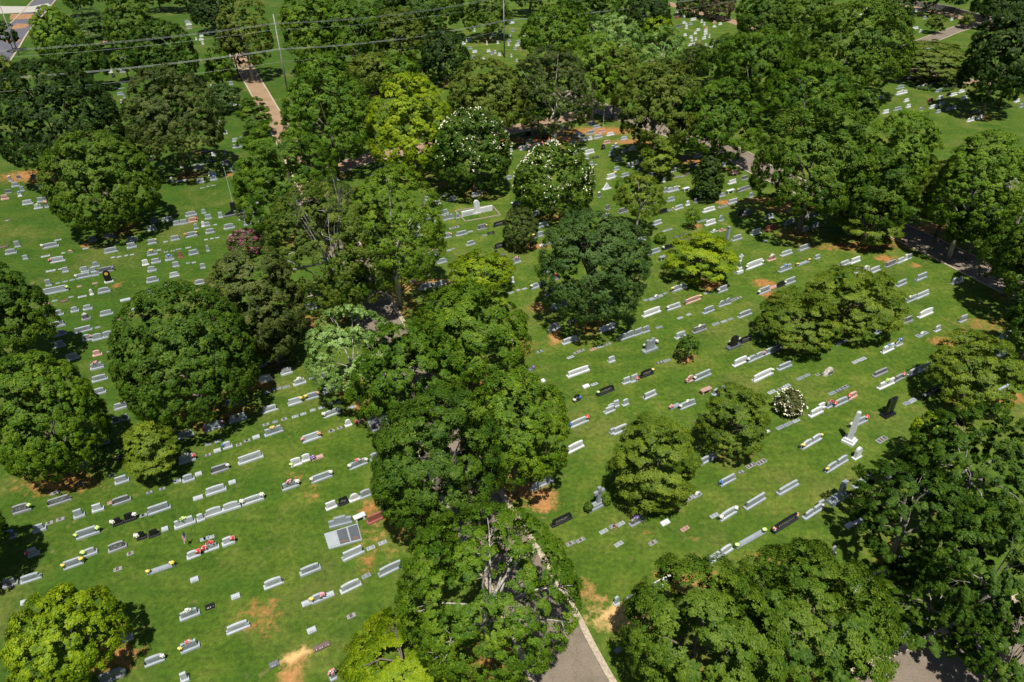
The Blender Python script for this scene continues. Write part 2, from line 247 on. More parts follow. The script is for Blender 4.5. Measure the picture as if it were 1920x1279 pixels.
# ---------------------------------------------------------------- what stands where (read off the photo, tile by tile)
# stone rows: left, right, bottom in tile units (5 per photo pixel), kind+colour, flowers.  kinds: c wide, u upright, f flat, b bench, v low bevel
TILES = {
(0,0): "1000 1060 688 cw;1115 1180 685 cg;1070 1100 640 fg;1110 1175 785 fg;1225 1270 735 fg;1085 1170 835 fg;1200 1225 850 ug;1100 1160 895 cg;1155 1180 925 ug;1130 1155 970 uw;1080 1110 1050 ug;960 1030 400 cp;810 845 400 ud;1125 1190 560 cg;1115 1150 590 fg;1130 1150 510 uw;1195 1235 510 cw;1040 1075 565 cr;1050 1085 730 uk;1730 1780 210 cg;1740 1800 240 cw;1750 1800 275 cg;1870 1910 350 cw;1866 1910 382 cw;1830 1850 380 uw;1890 1915 420 uw;705 735 160 cw;740 760 90 uw;790 812 130 cw;1020 1040 92 ug",
(384,0): "130 165 50 cg;150 190 82 cg;200 240 120 cg;212 252 148 cg;0 20 290 uw;95 140 275 cg;75 95 305 uw;20 60 330 cd;230 270 800 cg;215 250 772 cd;290 325 915 cw;55 75 830 uw;230 263 995 cw;267 330 990 cw;175 215 1260 cw;135 150 1165 uw",
(768,0): "935 985 225 cw;955 985 300 ug;765 790 350 uw;795 815 352 uw;830 855 318 uw;1065 1095 342 uw;530 590 390 cw;495 530 420 cw;555 590 465 cg;725 760 492 cw;760 790 517 cg;795 815 505 uw;830 860 527 cw;920 940 432 uw;915 955 400 cg;930 950 345 uw;1005 1045 405 cg;990 1040 437 cw;1040 1060 440 up;975 1005 472 cg;1040 1055 475 up;585 620 552 cg;670 705 562 cw;590 635 497 cw;600 620 300 uw;1000 1015 585 uw;820 840 415 uw;720 735 425 uw;950 965 540 uw;1670 1745 1175 cg T:w;1720 1790 1207 cg R:r;1775 1835 1247 cp;1665 1740 1262 cg;1850 1918 1275 cw;1535 1625 1279 cw T:b;1390 1445 1272 cp;1160 1230 1267 cd;1090 1140 1277 ck;1410 1465 1217 cd;1285 1305 1250 ud;1475 1500 1212 ud",
(1152,0): "575 600 125 uw;630 665 168 cw;575 610 180 ur;570 600 157 ug;715 770 195 cw;640 670 225 cw;570 630 262 cd;665 690 245 uw;665 690 275 uw;700 735 237 cg;770 805 292 cw;745 775 325 cw;650 680 342 cw;705 735 362 cw;755 775 382 uw;720 740 392 uw;695 760 432 cw;790 810 417 up;840 860 350 uw;840 875 327 cw;825 860 372 cw;885 900 357 uw;840 875 300 cw;850 880 275 cp;925 955 222 cp;925 955 260 cw;980 1010 237 cw;895 935 447 cw;900 920 420 uw;930 950 410 uw;850 870 440 uw;810 830 217 uw;835 855 242 uw",
(1536,0): "425 465 102 cw;400 440 62 ck;380 400 142 uw;880 920 117 cw R:y;975 1005 182 ug;870 930 277 cw;940 965 307 uw;1230 1255 196 uw;1265 1300 182 ck;955 1000 432 cw;1010 1040 462 ug;885 910 540 uw;720 770 780 cd;830 880 742 cd;730 800 835 cg R:w;725 830 888 cw T:w;920 965 837 cd;965 1020 828 cw T:o;1030 1090 802 cg;1095 1160 865 cg L:y;1175 1195 832 ud;1250 1262 837 ug;1270 1295 827 up;1305 1340 812 up;1200 1235 902 ck;1235 1295 902 cw;1310 1365 872 cw;1115 1165 932 cw;1330 1390 932 cw;1420 1475 905 cd;560 595 932 cg;800 845 957 cw;1015 1070 960 cr;1130 1180 987 cg;1040 1110 1017 cw;705 775 1037 cg;820 860 1012 cw;600 655 1067 cw;515 570 1082 ck;940 970 1047 ug;1100 1140 1062 cg;1200 1235 1037 cg;1250 1285 1027 ug;1450 1500 1062 cd;1390 1420 1147 uw;1425 1455 1137 uw;1480 1530 1117 cw;1835 1880 962 cw;1880 1910 1012 ug",
(0,256): "85 120 427 ug T:w;110 185 477 cg;190 235 517 ug;50 115 537 cd;170 210 567 uw T:b;10 90 597 cp;210 315 642 ch;350 455 617 cg;365 430 492 ch;320 400 682 ch T:w;420 465 672 ug T:o;50 80 795 fg;290 345 397 cd;160 200 405 cd;1380 1460 237 ck T:w;1490 1520 272 fh;1335 1425 347 cg;1300 1375 402 fh;1692 1715 296 uw;1815 1910 312 ch L:y,R:y;1800 1890 217 cd;1790 1840 275 fh;1850 1915 268 fh;1600 1640 432 cg T:w;1645 1755 427 vh;1845 1925 442 ch;1380 1440 520 cg;1412 1475 562 ck;1875 1918 490 fg;1740 1850 752 cg;1895 1930 727 cg;1515 1625 797 cg;1410 1500 812 cd;1625 1690 837 cg L:y;1692 1760 827 cg L:y;1765 1855 807 cp R:r;1820 1865 872 ug;1890 1930 852 uw;1380 1470 887 cg;1740 1855 945 cg L:o,R:y;1600 1690 977 cg;1385 1475 1012 cg R:y;1530 1570 995 fh;1190 1295 987 cg;980 1085 952 cd;835 915 987 cd;775 830 1058 fh;140 200 1042 ug;0 80 1047 vn;400 555 1047 cg L:w;510 575 978 fh;50 160 1107 cg;220 265 1157 cg;385 470 1132 fh;575 610 1100 fh;640 685 1092 fg T:o;470 615 1182 ch L:r;980 1110 1092 cg;1190 1285 1052 cg;1380 1480 1117 cg T:y;1470 1510 1072 fh;1550 1635 1167 cg T:b;1670 1715 1140 ur;1770 1865 1112 cg;1335 1400 1212 uw;1420 1510 1192 cg;1620 1685 1227 cg;1385 1470 1272 cg;1545 1565 1090 fn;1600 1640 1080 fn;1650 1700 1065 fg;1740 1790 1050 fh;1745 1780 1195 fg;1800 1835 1190 fh;1885 1925 1242 cg;1040 1080 1142 fh;1095 1140 1136 fh;1165 1200 1125 fh;1220 1255 1115 fh;865 935 1227 ug;430 520 1270 fh;545 595 1250 fh;585 650 1277 cg;760 840 1279 cg;855 900 1277 cg;925 1070 1277 cd R:v;745 785 1250 fh",
(384,256): "260 325 52 ch;330 365 45 cg;265 350 112 cg;65 105 190 cw;180 205 172 uh;165 250 272 cd T:w;235 305 332 cg T:b;35 115 372 cw;50 120 417 cg T:b;15 45 475 fg;60 100 465 fg;400 430 692 uk;5 70 780 cg L:y;130 175 767 uh;320 410 787 cg T:r;435 470 752 cg;472 520 752 ck;500 580 802 cd;0 55 847 cg;85 115 835 fh;180 285 872 cg;370 440 837 cg;10 100 912 cg;230 265 930 fh;285 320 920 fh;350 400 930 cw R:r;0 25 975 fh;55 80 965 fh;100 140 957 fh;20 50 1082 ug;485 565 652 bg;1190 1260 422 ch;1630 1700 327 cd;1560 1620 370 fh;1715 1770 357 cg;1515 1570 917 cg",
(768,256): "1090 1160 62 cg;1045 1085 22 cd;1245 1300 27 ck;1030 1140 127 ch R:r,L:p;1170 1255 97 cg R:r,L:w;1290 1335 72 cg;1430 1495 42 cp;1500 1555 72 cg;1540 1600 12 cg;1595 1670 47 cg;1675 1715 37 cw;1730 1810 22 ch;1820 1885 72 cp;1645 1735 167 cw;1800 1835 127 uk;1895 1930 120 cg;1870 1930 182 cg;1600 1630 125 fh;1635 1665 118 fh;1720 1775 207 vk;1655 1680 217 uh;1545 1595 182 cg T:w;1665 1725 277 cg;1740 1765 270 fh;1850 1930 402 cw;1055 1110 252 cp T:v;925 970 152 ch;1765 1795 577 ud T:w;1840 1880 692 ud;1810 1880 762 cw;975 1010 397 uh;910 960 407 cg;410 480 467 cd;610 690 477 cd;585 685 562 cg;690 720 527 fh;300 330 565 fh;335 380 550 fh;375 445 607 cg;220 295 647 cw;150 210 602 cg;280 370 737 cg;138 225 777 cg;185 260 815 vg;320 355 792 ug;360 380 782 ug;385 420 777 ug;440 475 772 ug;640 730 877 cd R:y;790 900 842 ck;5 100 872 ch;50 125 945 cg T:l;270 400 962 cg L:y,R:o;440 545 932 cg;550 595 900 fh;690 730 935 fg;740 800 917 vk;540 620 1022 cg;380 470 865 fn;355 395 1075 fh;400 425 1060 fg;175 285 1127 cg T:p;265 355 1192 cg;800 905 1047 ck;1070 1110 987 cw;1165 1265 947 cg L:y;1285 1330 917 ug;1210 1305 852 ch;1225 1285 1032 vw;1290 1355 1010 fg;795 835 1132 uk;840 900 1127 vd;730 775 1150 fg;970 1050 1192 cg T:p;1255 1360 1277 cg;960 1085 642 cg L:w;1160 1235 742 cg;1270 1360 692 cd;1080 1140 682 cd;1430 1520 972 cg",
(1152,256): "65 125 37 ch;225 255 60 ug;0 40 107 cg T:w;140 205 132 cw;75 115 152 uh;5 75 232 cg;125 150 292 uw;155 190 292 uh;205 235 267 uw;255 290 252 cg T:b;0 50 322 cg;70 140 382 cg;0 25 382 cg T:y;220 290 332 cd;320 385 377 cd;530 595 337 ch;455 485 432 uw;280 325 472 uh;745 820 202 cg T:w;640 700 212 cd;710 780 287 cd;570 620 385 fn;625 665 380 fg;665 710 362 vn;1010 1045 287 cg;1090 1160 357 cp L:r;1075 1145 447 cw;1195 1250 412 cd;1160 1280 512 cd L:y;1060 1125 537 bw;650 705 517 bw;465 500 527 ug;500 610 522 ch R:y;750 820 622 cd;880 945 607 cd;970 1040 572 cg;500 570 612 cg;675 710 652 uw;570 650 687 ch;430 500 722 ck R:y;510 560 697 fn R:y;835 950 707 cw;990 1065 667 fn;1070 1165 632 ch;1175 1213 742 uk;1215 1285 740 cd T:w;720 760 737 cg;860 955 832 cw;985 1025 797 ug;780 820 808 fg;830 880 795 fg;1265 1305 577 ug;1420 1495 777 ch;1605 1690 827 cg;1410 1520 882 cr;1290 1380 922 cw;1110 1200 977 cg;1725 1825 897 ch;1860 1925 857 cg;1800 1830 767 uw;1620 1700 707 cd;1490 1560 642 cd;1840 1930 752 cd;1730 1800 682 cd;915 970 900 fh T:w;990 1050 890 fp T:p;1405 1440 990 fh;365 450 832 ch;45 130 722 cd;140 195 877 cg;460 490 895 fh;495 550 882 fg;225 295 987 cg;310 435 1102 cg L:w;460 590 1052 ck L:w,R:o;430 505 1162 bg;1240 1395 1232 cw L:w,R:w;1445 1515 1167 cp T:w;1565 1670 1117 ch;1550 1665 1262 cg T:b;1735 1835 1067 cg;1715 1835 1202 vg L:y,R:y;1885 1930 1152 cg",
(1536,256): "200 285 1217 ch;300 390 1187 cw;630 725 1217 cd;735 800 1187 ch;800 830 1167 uw;832 870 1152 ug;340 390 1282 uh;400 475 1285 cw T:w;480 575 1277 ch;0 60 700 cd",
(0,512): "715 860 52 cg L:w;865 930 32 cg;430 490 127 ug;410 645 192 cg R:l;920 1040 192 cg;845 880 212 uw;525 560 105 fg;585 635 90 fg;650 700 75 fg;720 765 135 fp;865 915 106 fp;730 810 232 fh;640 690 235 fg;565 640 277 vn;485 540 270 fg;405 465 302 cp;1130 1225 267 vh;1375 1490 92 cg;1590 1685 42 ch;1545 1675 152 ch T:w;1825 1925 112 cg;1390 1460 212 cg;665 745 372 cg;780 870 352 cg;940 1065 402 cg;1160 1285 357 cg;770 855 447 cd T:w;1100 1135 442 fp T:o;1205 1235 420 fp T:o;405 500 412 cg;520 600 402 cg;475 620 512 cg;695 870 557 cg;480 630 597 cg;780 865 642 cg R:p;865 1075 622 cg;890 940 520 fg;510 620 702 cg;620 750 817 cg;870 960 782 cp;1000 1055 750 fg;850 980 907 cg T:p;865 1015 1017 cg;875 1000 1142 cg;1075 1230 1277 cg R:w",
(384,512): "910 1060 357 ch;905 985 470 vw;460 595 822 cd;680 810 832 cd;490 595 882 cg;720 830 957 ch;515 640 1022 cw;835 955 1052 ch T:w;980 1040 1000 fg;1095 1195 987 cd;565 620 1130 fh;640 720 1100 fg;735 800 1080 fg;950 1080 1182 cg L:y,R:o;1115 1245 1122 cw;785 920 1237 ch R:y;215 380 1242 cg L:b,R:y;1070 1125 1275 fh;1160 1210 1240 fk;1240 1290 1225 fg;1355 1420 1270 fh",
(768,512): "95 230 152 cg;230 355 127 ch L:w;145 200 40 vn;0 60 90 fn;950 985 97 uw;1145 1290 140 cg L:w;1335 1410 72 cd T:r;935 980 195 fh;1010 1040 170 fh;1060 1105 158 fh;1280 1380 212 cd;1340 1495 327 cg;1870 1918 282 cg;930 965 305 fh;1500 1565 487 bd;1310 1415 542 ch T:v;1785 1925 542 cw L:w,R:w;1440 1585 657 ch;1200 1255 747 fk;1545 1600 757 fn;1597 1645 738 fn;1700 1760 727 fp;1770 1825 702 fh;1840 1895 678 fn;1485 1545 802 fh;915 985 672 cw;1110 1175 922 vd R:v;1485 1690 957 cw;1220 1275 1032 vw;1635 1690 1080 vw;1710 1770 1055 fh;1770 1925 1132 ck L:l;1545 1605 1207 uk R:b,L:w;1870 1930 842 ch;1865 1930 1285 cg",
(1152,512): "50 125 632 ug;122 190 608 ug;192 265 585 ug;270 335 562 ug;400 455 520 fg;280 320 265 fg;335 460 247 vg T:w;465 500 202 fg;545 680 167 cg L:y;500 625 342 ch L:w;275 440 397 cw;670 815 277 cp R:y,L:v;850 890 200 fh;975 1065 182 cg L:w;1355 1465 192 cg L:w;1462 1545 147 vp;1530 1600 132 ck;1600 1700 107 cg L:w;1530 1600 282 cr;600 650 432 fh;685 725 400 fh;840 940 377 cg;985 1045 317 ug;1047 1095 300 ug;1100 1160 262 fn;1160 1200 240 fn;1170 1290 412 cg;1010 1060 465 fh;1075 1120 442 fg;930 990 490 fg;745 865 557 cd T:w;580 675 612 ch;1180 1290 652 ck;410 465 852 fd;470 530 832 fg;85 155 1042 uh;160 225 1025 uh R:r;250 370 972 ck R:y;755 910 992 cg L:w;680 760 1022 up L:m;285 400 1172 ch;1125 1250 862 cw;1255 1410 817 cg L:w,R:p;1415 1515 762 cg;1520 1570 722 cd;1540 1665 902 cg;1310 1490 992 cw R:l;1725 1780 1000 fg;1790 1840 972 fg;1900 1930 965 fn;820 910 1137 bp;930 1055 1137 cg;1455 1520 1130 fh;1545 1590 1100 fn;1595 1655 1072 fh;530 620 1270 vg L:p;620 765 1262 cg T:w,L:w;1385 1450 572 cg;0 50 1262 ch;85 140 1247 uh",
(1536,512): "735 825 122 cg;915 1010 67 cg;785 920 277 cg T:w;915 1030 232 ch;940 1070 407 cw;745 880 482 cd;1320 1385 462 ug;1090 1140 552 uh;935 1030 590 fg T:w;1290 1340 605 fg;1250 1300 107 ug;1310 1350 92 ug;1700 1805 607 cg;535 585 572 ug;165 220 675 fg;225 275 652 fg;600 705 742 cw T:b;725 785 687 uh T:b;330 385 845 fh;390 450 820 fh;520 645 962 cd;565 710 1072 cw T:l;715 800 1012 cd R:r;845 920 962 cg;920 985 932 ch T:l;985 1045 907 cg T:l;1100 1220 852 cg;985 1145 1147 ck L:w;105 165 1140 fg;170 230 1112 fd;230 285 1082 fk;150 275 1237 cg L:r;280 360 1182 cp L:r;80 130 1268 ug T:r;0 60 1279 cw;805 865 1235 fg;860 925 1212 fh;1640 1775 1142 cg;1880 1930 1032 ck;1690 1790 772 ch",
(0,768): "1055 1130 132 cd;1140 1215 107 cd;1670 1820 267 cg;1680 1840 502 cg R:r,T:w;740 885 562 cd;1070 1145 477 vk L:y;1080 1215 697 cg;1025 1085 632 fn;745 775 710 fn;930 1035 332 cd;450 675 887 cd;470 560 797 fn;125 300 972 cd R:l;1015 1060 890 fp;1060 1235 887 cd;865 980 962 ch;695 805 1022 cg;315 440 1152 cg;425 500 1082 fn;525 605 1047 fn;60 160 1217 cd T:b;720 940 1197 cg L:l,R:l;1060 1160 1092 ck L:w;1165 1285 1052 ck R:w;1310 1380 1010 fk;1370 1435 795 fd;1490 1555 762 fd;1635 1700 692 vh;1715 1830 682 cg;1835 1895 627 vh;1390 1605 967 cg;1640 1840 1102 ch T:l;1850 1925 1052 ch;1285 1380 1222 ck L:w;1395 1505 1197 ck;1525 1575 1145 vh;1815 1905 852 vh;1885 1930 1235 fh",
(384,768): "545 690 27 ch;820 880 80 fh;900 955 55 fh;990 1040 20 fh;1120 1275 62 ch L:w,R:w;0 190 192 cg L:f,R:f;235 320 125 cg;315 400 105 cg;545 605 155 fn;640 685 130 fg;720 775 105 fn;565 740 237 cg T:y;455 520 280 vh;370 430 307 fk;295 350 345 fn;175 265 372 ch L:b;95 160 310 fh;5 65 340 fg;90 155 407 vh;0 65 442 fd;320 555 492 ch;65 235 592 cd R:w;920 1095 297 ch L:p,R:o;1165 1220 215 fk;1250 1290 187 fn;1320 1385 162 uw;1420 1505 137 vn L:r;810 915 532 uw L:l;915 1000 492 uw;1010 1115 472 vp L:v;1360 1530 542 cg T:m,L:w,R:w;1560 1635 482 ug;730 890 747 cg T:p,R:w;1005 1200 667 cg L:w,R:w;230 295 705 vh;15 210 792 ch;10 345 975 ch;355 560 882 ch L:w,R:w;1140 1245 937 uw;1260 1355 897 uk;1360 1460 862 uw;1465 1565 827 ug;1410 1515 1052 bw;1530 1710 1052 cr;0 35 1225 fh;37 90 1215 fh;170 290 1277 ch R:r;1635 1710 1267 fh",
(768,768): "1505 1680 152 ch L:b,R:r;1490 1640 387 cw;1835 1930 35 ch;1900 1930 235 cg;1145 1355 727 cg;1340 1530 1072 ck;1795 1865 1160 fh;1890 1930 1115 fg;1480 1555 1275 fn;1575 1650 1242 fn",
(1152,768): "0 130 222 ch;775 850 132 cd;800 965 497 cg;1410 1460 227 vw;1535 1600 185 fg;1610 1675 152 fg;1685 1745 120 fh;1765 1945 337 ch L:y,R:y;1840 1960 60 cw;1000 1140 697 cg L:b;1175 1225 605 fd;1255 1330 545 fn;1355 1435 512 fn;685 760 850 fn;750 825 825 vg T:w;915 985 1012 fh;1000 1150 1017 ch L:w,R:w;1240 1420 902 cg;1545 1730 767 cg;1790 1960 992 cg R:w;1500 1725 1102 ck L:m,R:m;1150 1425 1237 vg L:l,R:l;160 290 1077 cd T:v;455 525 1085 vw;640 710 1135 fp;35 105 1090 fh;0 40 1112 fr;340 410 1267 fn;20 90 1279 fh",
(1536,768): "75 275 547 cg L:y;640 775 627 uw;570 650 302 fn;0 50 927 cg;340 500 702 cg;270 355 1102 vw;370 430 1067 vg;300 455 152 cg R:r,L:w",
(0,1024): "265 375 100 cg L:r;600 790 202 cg L:y,R:y;790 920 97 cg L:l;1020 1195 47 cd;1190 1255 90 fn;1065 1145 237 fn;1385 1640 240 vg L:y,R:y;1755 1885 117 ch R:r;1790 1865 342 vh;195 395 337 cg;30 175 387 cd;195 295 552 vh;1690 1880 682 cg T:w;1700 1880 987 cg T:m,L:y;1360 1550 1112 cg R:w;1135 1255 895 cg;930 1185 1268 cd R:w;1700 1780 1282 ch",
(384,1024): "0 140 47 ch L:r,T:r;1300 1500 112 ch;1525 1600 37 fh;1640 1865 252 cg;1480 1560 300 fg;900 1095 262 cg;560 745 387 ch;1280 1475 417 ch;918 1012 563 vh;1008 1122 535 cg L:y,R:p;1120 1218 488 vh;255 335 502 vh;10 95 597 vk;210 430 802 ch;1340 1420 677 fn;970 1050 820 vh;1025 1180 972 vn;615 700 1140 vd;1185 1240 1262 ug T:p",
(1152,1024): "885 1115 117 ch L:b;355 545 392 cw;120 210 507 fd;10 55 562 uh;25 70 1000 fg;130 210 850 vd",
(1536,1024): "120 165 90 ud;675 740 185 vg;775 815 140 vg;500 665 287 cd;330 435 412 cg;760 860 840 cg",
}
# trees: crown box in photo pixels, crown form, leaf colour, short name used to find things by
TREES = [
(5,245,1095,1310,'oak','Y','lime tree in lower left corner'),
(638,865,1162,1330,'oak','Y2','lime tree beside bottom road'),
(745,1088,945,1290,'loose','M','big oak over bottom road'),
(1168,1478,1040,1345,'oak','D2','broad low oak at bottom edge'),
(1350,1692,1014,1330,'oak','D2','oak beside the bottom road corner'),
(1690,1990,760,1010,'spray','D3','sprawling elm on right edge'),
(1590,1830,865,1090,'spray','D3','elm shading the obelisk row'),
(1720,2010,930,1210,'spray','D','elm in lower right corner'),
(1640,1870,1060,1235,'spray','D','low elm by bottom-right junction'),
(1706,1790,768,850,'oak','Y','yellow-topped tree by black tower'),
(1800,2020,1120,1330,'spray','D',''),
(1172,1216,1203,1262,'bush','G','clipped round bush'),
(698,945,722,1000,'oak','D','dark maple in central belt'),
(862,1066,688,915,'oak','M2','maple in picture centre'),
(655,875,600,790,'oak','M3','maple leaning on silver tree'),
(755,992,528,720,'oak','M','maple above central road'),
(572,745,572,740,'loose','S','silvery tree in middle'),
(842,965,468,545,'oak','Y','small yellow tree by cross'),
(640,835,308,545,'loose','M','white-trunked tree'),
(492,742,340,590,'loose','O','tree with bare white branches'),
(438,640,228,430,'oak','M3','broad tree beside flagpole lawn'),
(384,575,432,690,'oak','N2','grey-green cedar'),
(205,485,530,800,'mag','D','large magnolia'),
(425,492,428,480,'bush','P','pink crape myrtle in middle'),
(230,335,775,908,'layer','G2','golden dogwood on left'),
(-40,205,655,905,'round','M3','green tree on left edge'),
(-90,108,470,690,'oak','D','dark tree on left edge'),
(-190,15,880,1130,'oak','D',''),
(1095,1112,938,964,'bush','D','round shrub at cross monument'),
(1128,1146,926,948,'bush','D2','second shrub at cross monument'),
(72,300,246,432,'round','D2','lone dark round tree'),
(-20,235,112,330,'round','K','dark thicket tree upper left'),
(228,420,124,308,'oak','N','brownish oak upper left'),
(442,508,172,255,'layer','D','small tree by upper road'),
(385,450,155,215,'bush','B','small dark tree upper left'),
(528,702,128,305,'oak','L3','tree by sandy road'),
(688,852,138,325,'round','Y2','bright yellow-green round tree'),
(815,958,203,355,'mag','D','white-flowered magnolia'),
(840,1002,108,252,'oak','O2',''),
(788,882,53,150,'round','K','very dark round tree'),
(958,1112,85,245,'loose','N','brown-tinged tree'),
(1062,1165,60,205,'loose','L',''),
(963,1115,266,402,'mag','D','second white-flowered magnolia'),
(943,1010,388,470,'bush','N','small brown-leaved tree'),
(1010,1220,393,603,'oak','B','tall grey-green oak'),
(1202,1272,260,325,'layer','G2','small tree behind cedar'),
(1150,1247,322,412,'loose','G2','sparse small tree'),
(1298,1357,286,382,'cedar','K','dark pointed cedar'),
(1248,1382,434,530,'layer','Y2','rounded yellow tree'),
(1420,1578,538,658,'layer','G','greener dogwood of the pair'),
(1508,1702,498,628,'layer','G2','paler dogwood of the pair'),
(1453,1512,728,782,'bush','P','small white-flowered myrtle'),
(1308,1442,718,856,'layer','G','golden dogwood in right lawn'),
(1148,1312,762,972,'layer','G2','tall golden tree in right lawn'),
(1268,1312,628,672,'sap','D','sapling in mulch ring'),
(1284,1313,390,424,'sap','M','sapling by columns'),
(1226,1250,436,456,'bush','M','small clipped shrub'),
(1738,1925,618,765,'layer','G2','dogwood on right edge'),
(1408,1645,188,400,'oak','D2','huge dark tree upper right'),
(1162,1312,110,282,'oak','O2',''),
(1258,1430,148,300,'oak','M3','tree behind cedar road'),
(1425,1605,112,225,'oak','M3',''),
(1340,1500,55,190,'oak','M3',''),
(1478,1715,0,165,'oak','D2',''),
(1560,1695,368,458,'layer','G','small dogwood by shaded road'),
(1598,1765,203,400,'oak','L','bright tree upper right'),
(1735,1935,190,500,'loose','L','airy tree on right edge'),
(1575,1722,280,430,'oak','D',''),
(1655,1832,75,148,'layer','O','low spreading tree'),
(1795,1960,5,200,'oak','K','dark oak top right'),
(1850,1925,105,197,'sap','D','young tree on upper right lawn'),
(1868,2060,350,600,'oak','D2',''),
(1883,2030,520,660,'oak','D',''),
(1195,1286,48,128,'loose','S','pale feathery tree'),
(1200,1262,30,75,'round','Y',''),
(1090,1205,25,110,'loose','S',''),
(1275,1335,82,140,'bush','N',''),
(1305,1445,60,150,'oak','D',''),
(1168,1258,-20,62,'round','K',''),
(1315,1380,-25,38,'bush','P','pink crape myrtle at top'),
(1268,1320,-20,32,'bush','N',''),
(975,1110,5,105,'oak','M3',''),
(868,960,-15,62,'oak','D2',''),
(690,800,15,118,'oak','O',''),
(600,720,-10,116,'oak','M3',''),
(525,640,-20,118,'oak','M',''),
(408,512,-30,140,'loose','O2','tall poplar top left'),
(355,440,-20,52,'round','K',''),
(240,372,35,155,'round','D3',''),
(195,300,-20,105,'oak','D2',''),
(120,215,15,95,'layer','B',''),
(55,160,8,130,'oak','L',''),
(85,205,68,165,'round','D3',''),
(-10,35,15,105,'oak','K',''),
(1380,1490,-20,75,'oak','D',''),
(1450,1570,-25,80,'oak','D2',''),
(1640,1712,-20,88,'round','D3',''),
(1735,1777,26,58,'layer','O',''),
(1798,1830,22,46,'layer','O',''),
(1700,1820,-50,14,'oak','K',''),
(1820,1940,-30,40,'oak','K',''),
(700,870,-40,60,'oak','D3',''),
(400,470,40,120,'oak','B',''),
(380,440,90,160,'oak','M3',''),
(700,790,100,160,'oak','M3',''),
(1110,1200,85,200,'oak','O2',''),
(-40,60,95,200,'oak','O2',''),
(1040,1170,-30,50,'oak','D3',''),
(640,662,736,757,'bush','Y3','yellow bush by magnolia'),
(1590,1650,150,250,'oak','D2',''),
(165,225,160,250,'oak','K',''),
(560,660,150,230,'oak','O',''),
(1215,1290,120,185,'oak','O2',''),
(975,1045,150,240,'oak','M3',''),
(460,560,560,690,'round','N3',''),
(600,700,470,585,'oak','M3',''),
(1700,1850,300,425,'oak','O',''),
(1770,1900,370,470,'oak','D3',''),
(1835,2010,400,530,'oak','D2',''),
(1850,2020,280,420,'loose','L',''),
(110,175,-45,18,'oak','D',''),
(555,655,96,158,'oak','M3',''),
(650,745,98,165,'oak','O2',''),
(170,250,-60,10,'oak','M3',''),
(255,330,-50,8,'oak','O',''),
(205,262,95,135,'oak','D',''),
(300,380,-50,10,'oak','D3',''),
(560,640,-55,12,'oak','D',''),
(950,1040,-55,14,'oak','D2',''),
(790,880,230,330,'oak','M3',''),
(1700,1790,150,165,'bush','B3',''),
]
DIRT = [ # px, py, radius across (m), radius along view (m), strength, tan
(1041,633,.8,1.7,.95,.2),(1017,935,1.3,1.8,1,.1),(968,915,2.4,1.8,.9,.1),(655,730,1.5,1.6,.8,0),(694,952,1.0,1.2,.8,0),(712,1005,3.2,3,.5,.2),(690,1058,.7,1.6,.7,0),(489,1155,2.0,1.9,.62,0),(545,1265,1.0,1.9,.9,.15),(536,1240,.5,.4,1,.8),(546,1236,.5,.4,1,.9),(556,1231,.5,.4,1,.9),(566,1226,.5,.4,1,.9),(574,1222,.5,.4,1,.7),
(1102,1105,.7,1.2,.8,.2),(1124,1128,1.4,.6,.7,.3),(1178,1160,3.0,1.3,.95,.75),(1335,536,1.9,1.2,.9,0),(1433,532,1.6,1.3,.9,0),(1442,552,1.2,1.2,.9,0),(1240,590,1,.7,.5,0),(1660,485,1.5,1.2,.9,0),(1718,497,1,.7,.8,.1),(1765,641,1.6,1.2,.8,0),
(162,460,.8,.9,.9,0),(218,535,1,1,.7,0),(840,345,2.2,1.5,.9,.1),(1190,266,5,1.5,.9,0),(1215,284,2.5,1,.7,0),(1020,262,9,2,.95,0),(1120,246,8,2.5,.95,0),(1305,303,3.4,1.5,.9,0),(1361,318,1,1,.7,0),(1356,379,1.2,1,.95,0),(1010,576,1.2,1.2,.9,.1),
(800,530,4,1.2,.8,.1),(750,535,2.5,2,.8,.1),(1000,462,2.4,1,.95,0),(1690,445,4,1.2,.8,0),(1610,462,7,1.5,.8,0),(1288,671,1.0,1.0,1,.1),(1305,423,.9,.8,.95,0),(400,770,4,1.5,.8,0),(110,905,4,1.5,.8,0),(395,745,3,1.5,.7,0),(470,722,2.5,1,.8,0),
(735,548,1,2.5,.8,.1),(972,652,2,2,.7,0),(210,1235,2.2,1.3,.8,0),(1285,1085,2.5,1.5,.8,.1),(1440,1045,1.6,.9,.6,0),(1885,745,2.5,1,.9,0),(530,560,4,1,.5,0),(590,600,3,2,.7,0),(50,330,5,3,.9,0),(90,340,6,1.5,.7,0),(1500,390,6,2,.9,0),(1440,375,4,1.5,.8,0),
(1720,430,4,1.5,.9,0),(1760,425,3,1.5,.9,0),(1560,600,3,1.5,.5,0),(1530,650,2,1,.5,0),(1380,855,2.5,.8,.6,0),(1300,1010,.7,.5,.6,.1),(1210,1003,.4,.4,.7,.1),(553,893,1,.7,.6,.2),(588,925,.9,1.2,.6,.1),(710,823,.7,.9,.6,.1),(1440,540,1,1,.6,0),(380,285,3,1,.7,0),
(430,328,.8,1.2,.8,0),(450,334,.6,1,.7,0),(1850,610,5,2,.6,0),(200,1215,2.5,2,.6,0),(790,990,2,2,.7,0),(860,1010,4,4,.5,.2),(1440,960,1,.6,.5,.2),(1395,950,1.2,.6,.5,.3),(505,1140,.5,.5,.8,.1),(1258,632,1,.5,.5,.2),(1200,775,1,.5,.4,.2)]
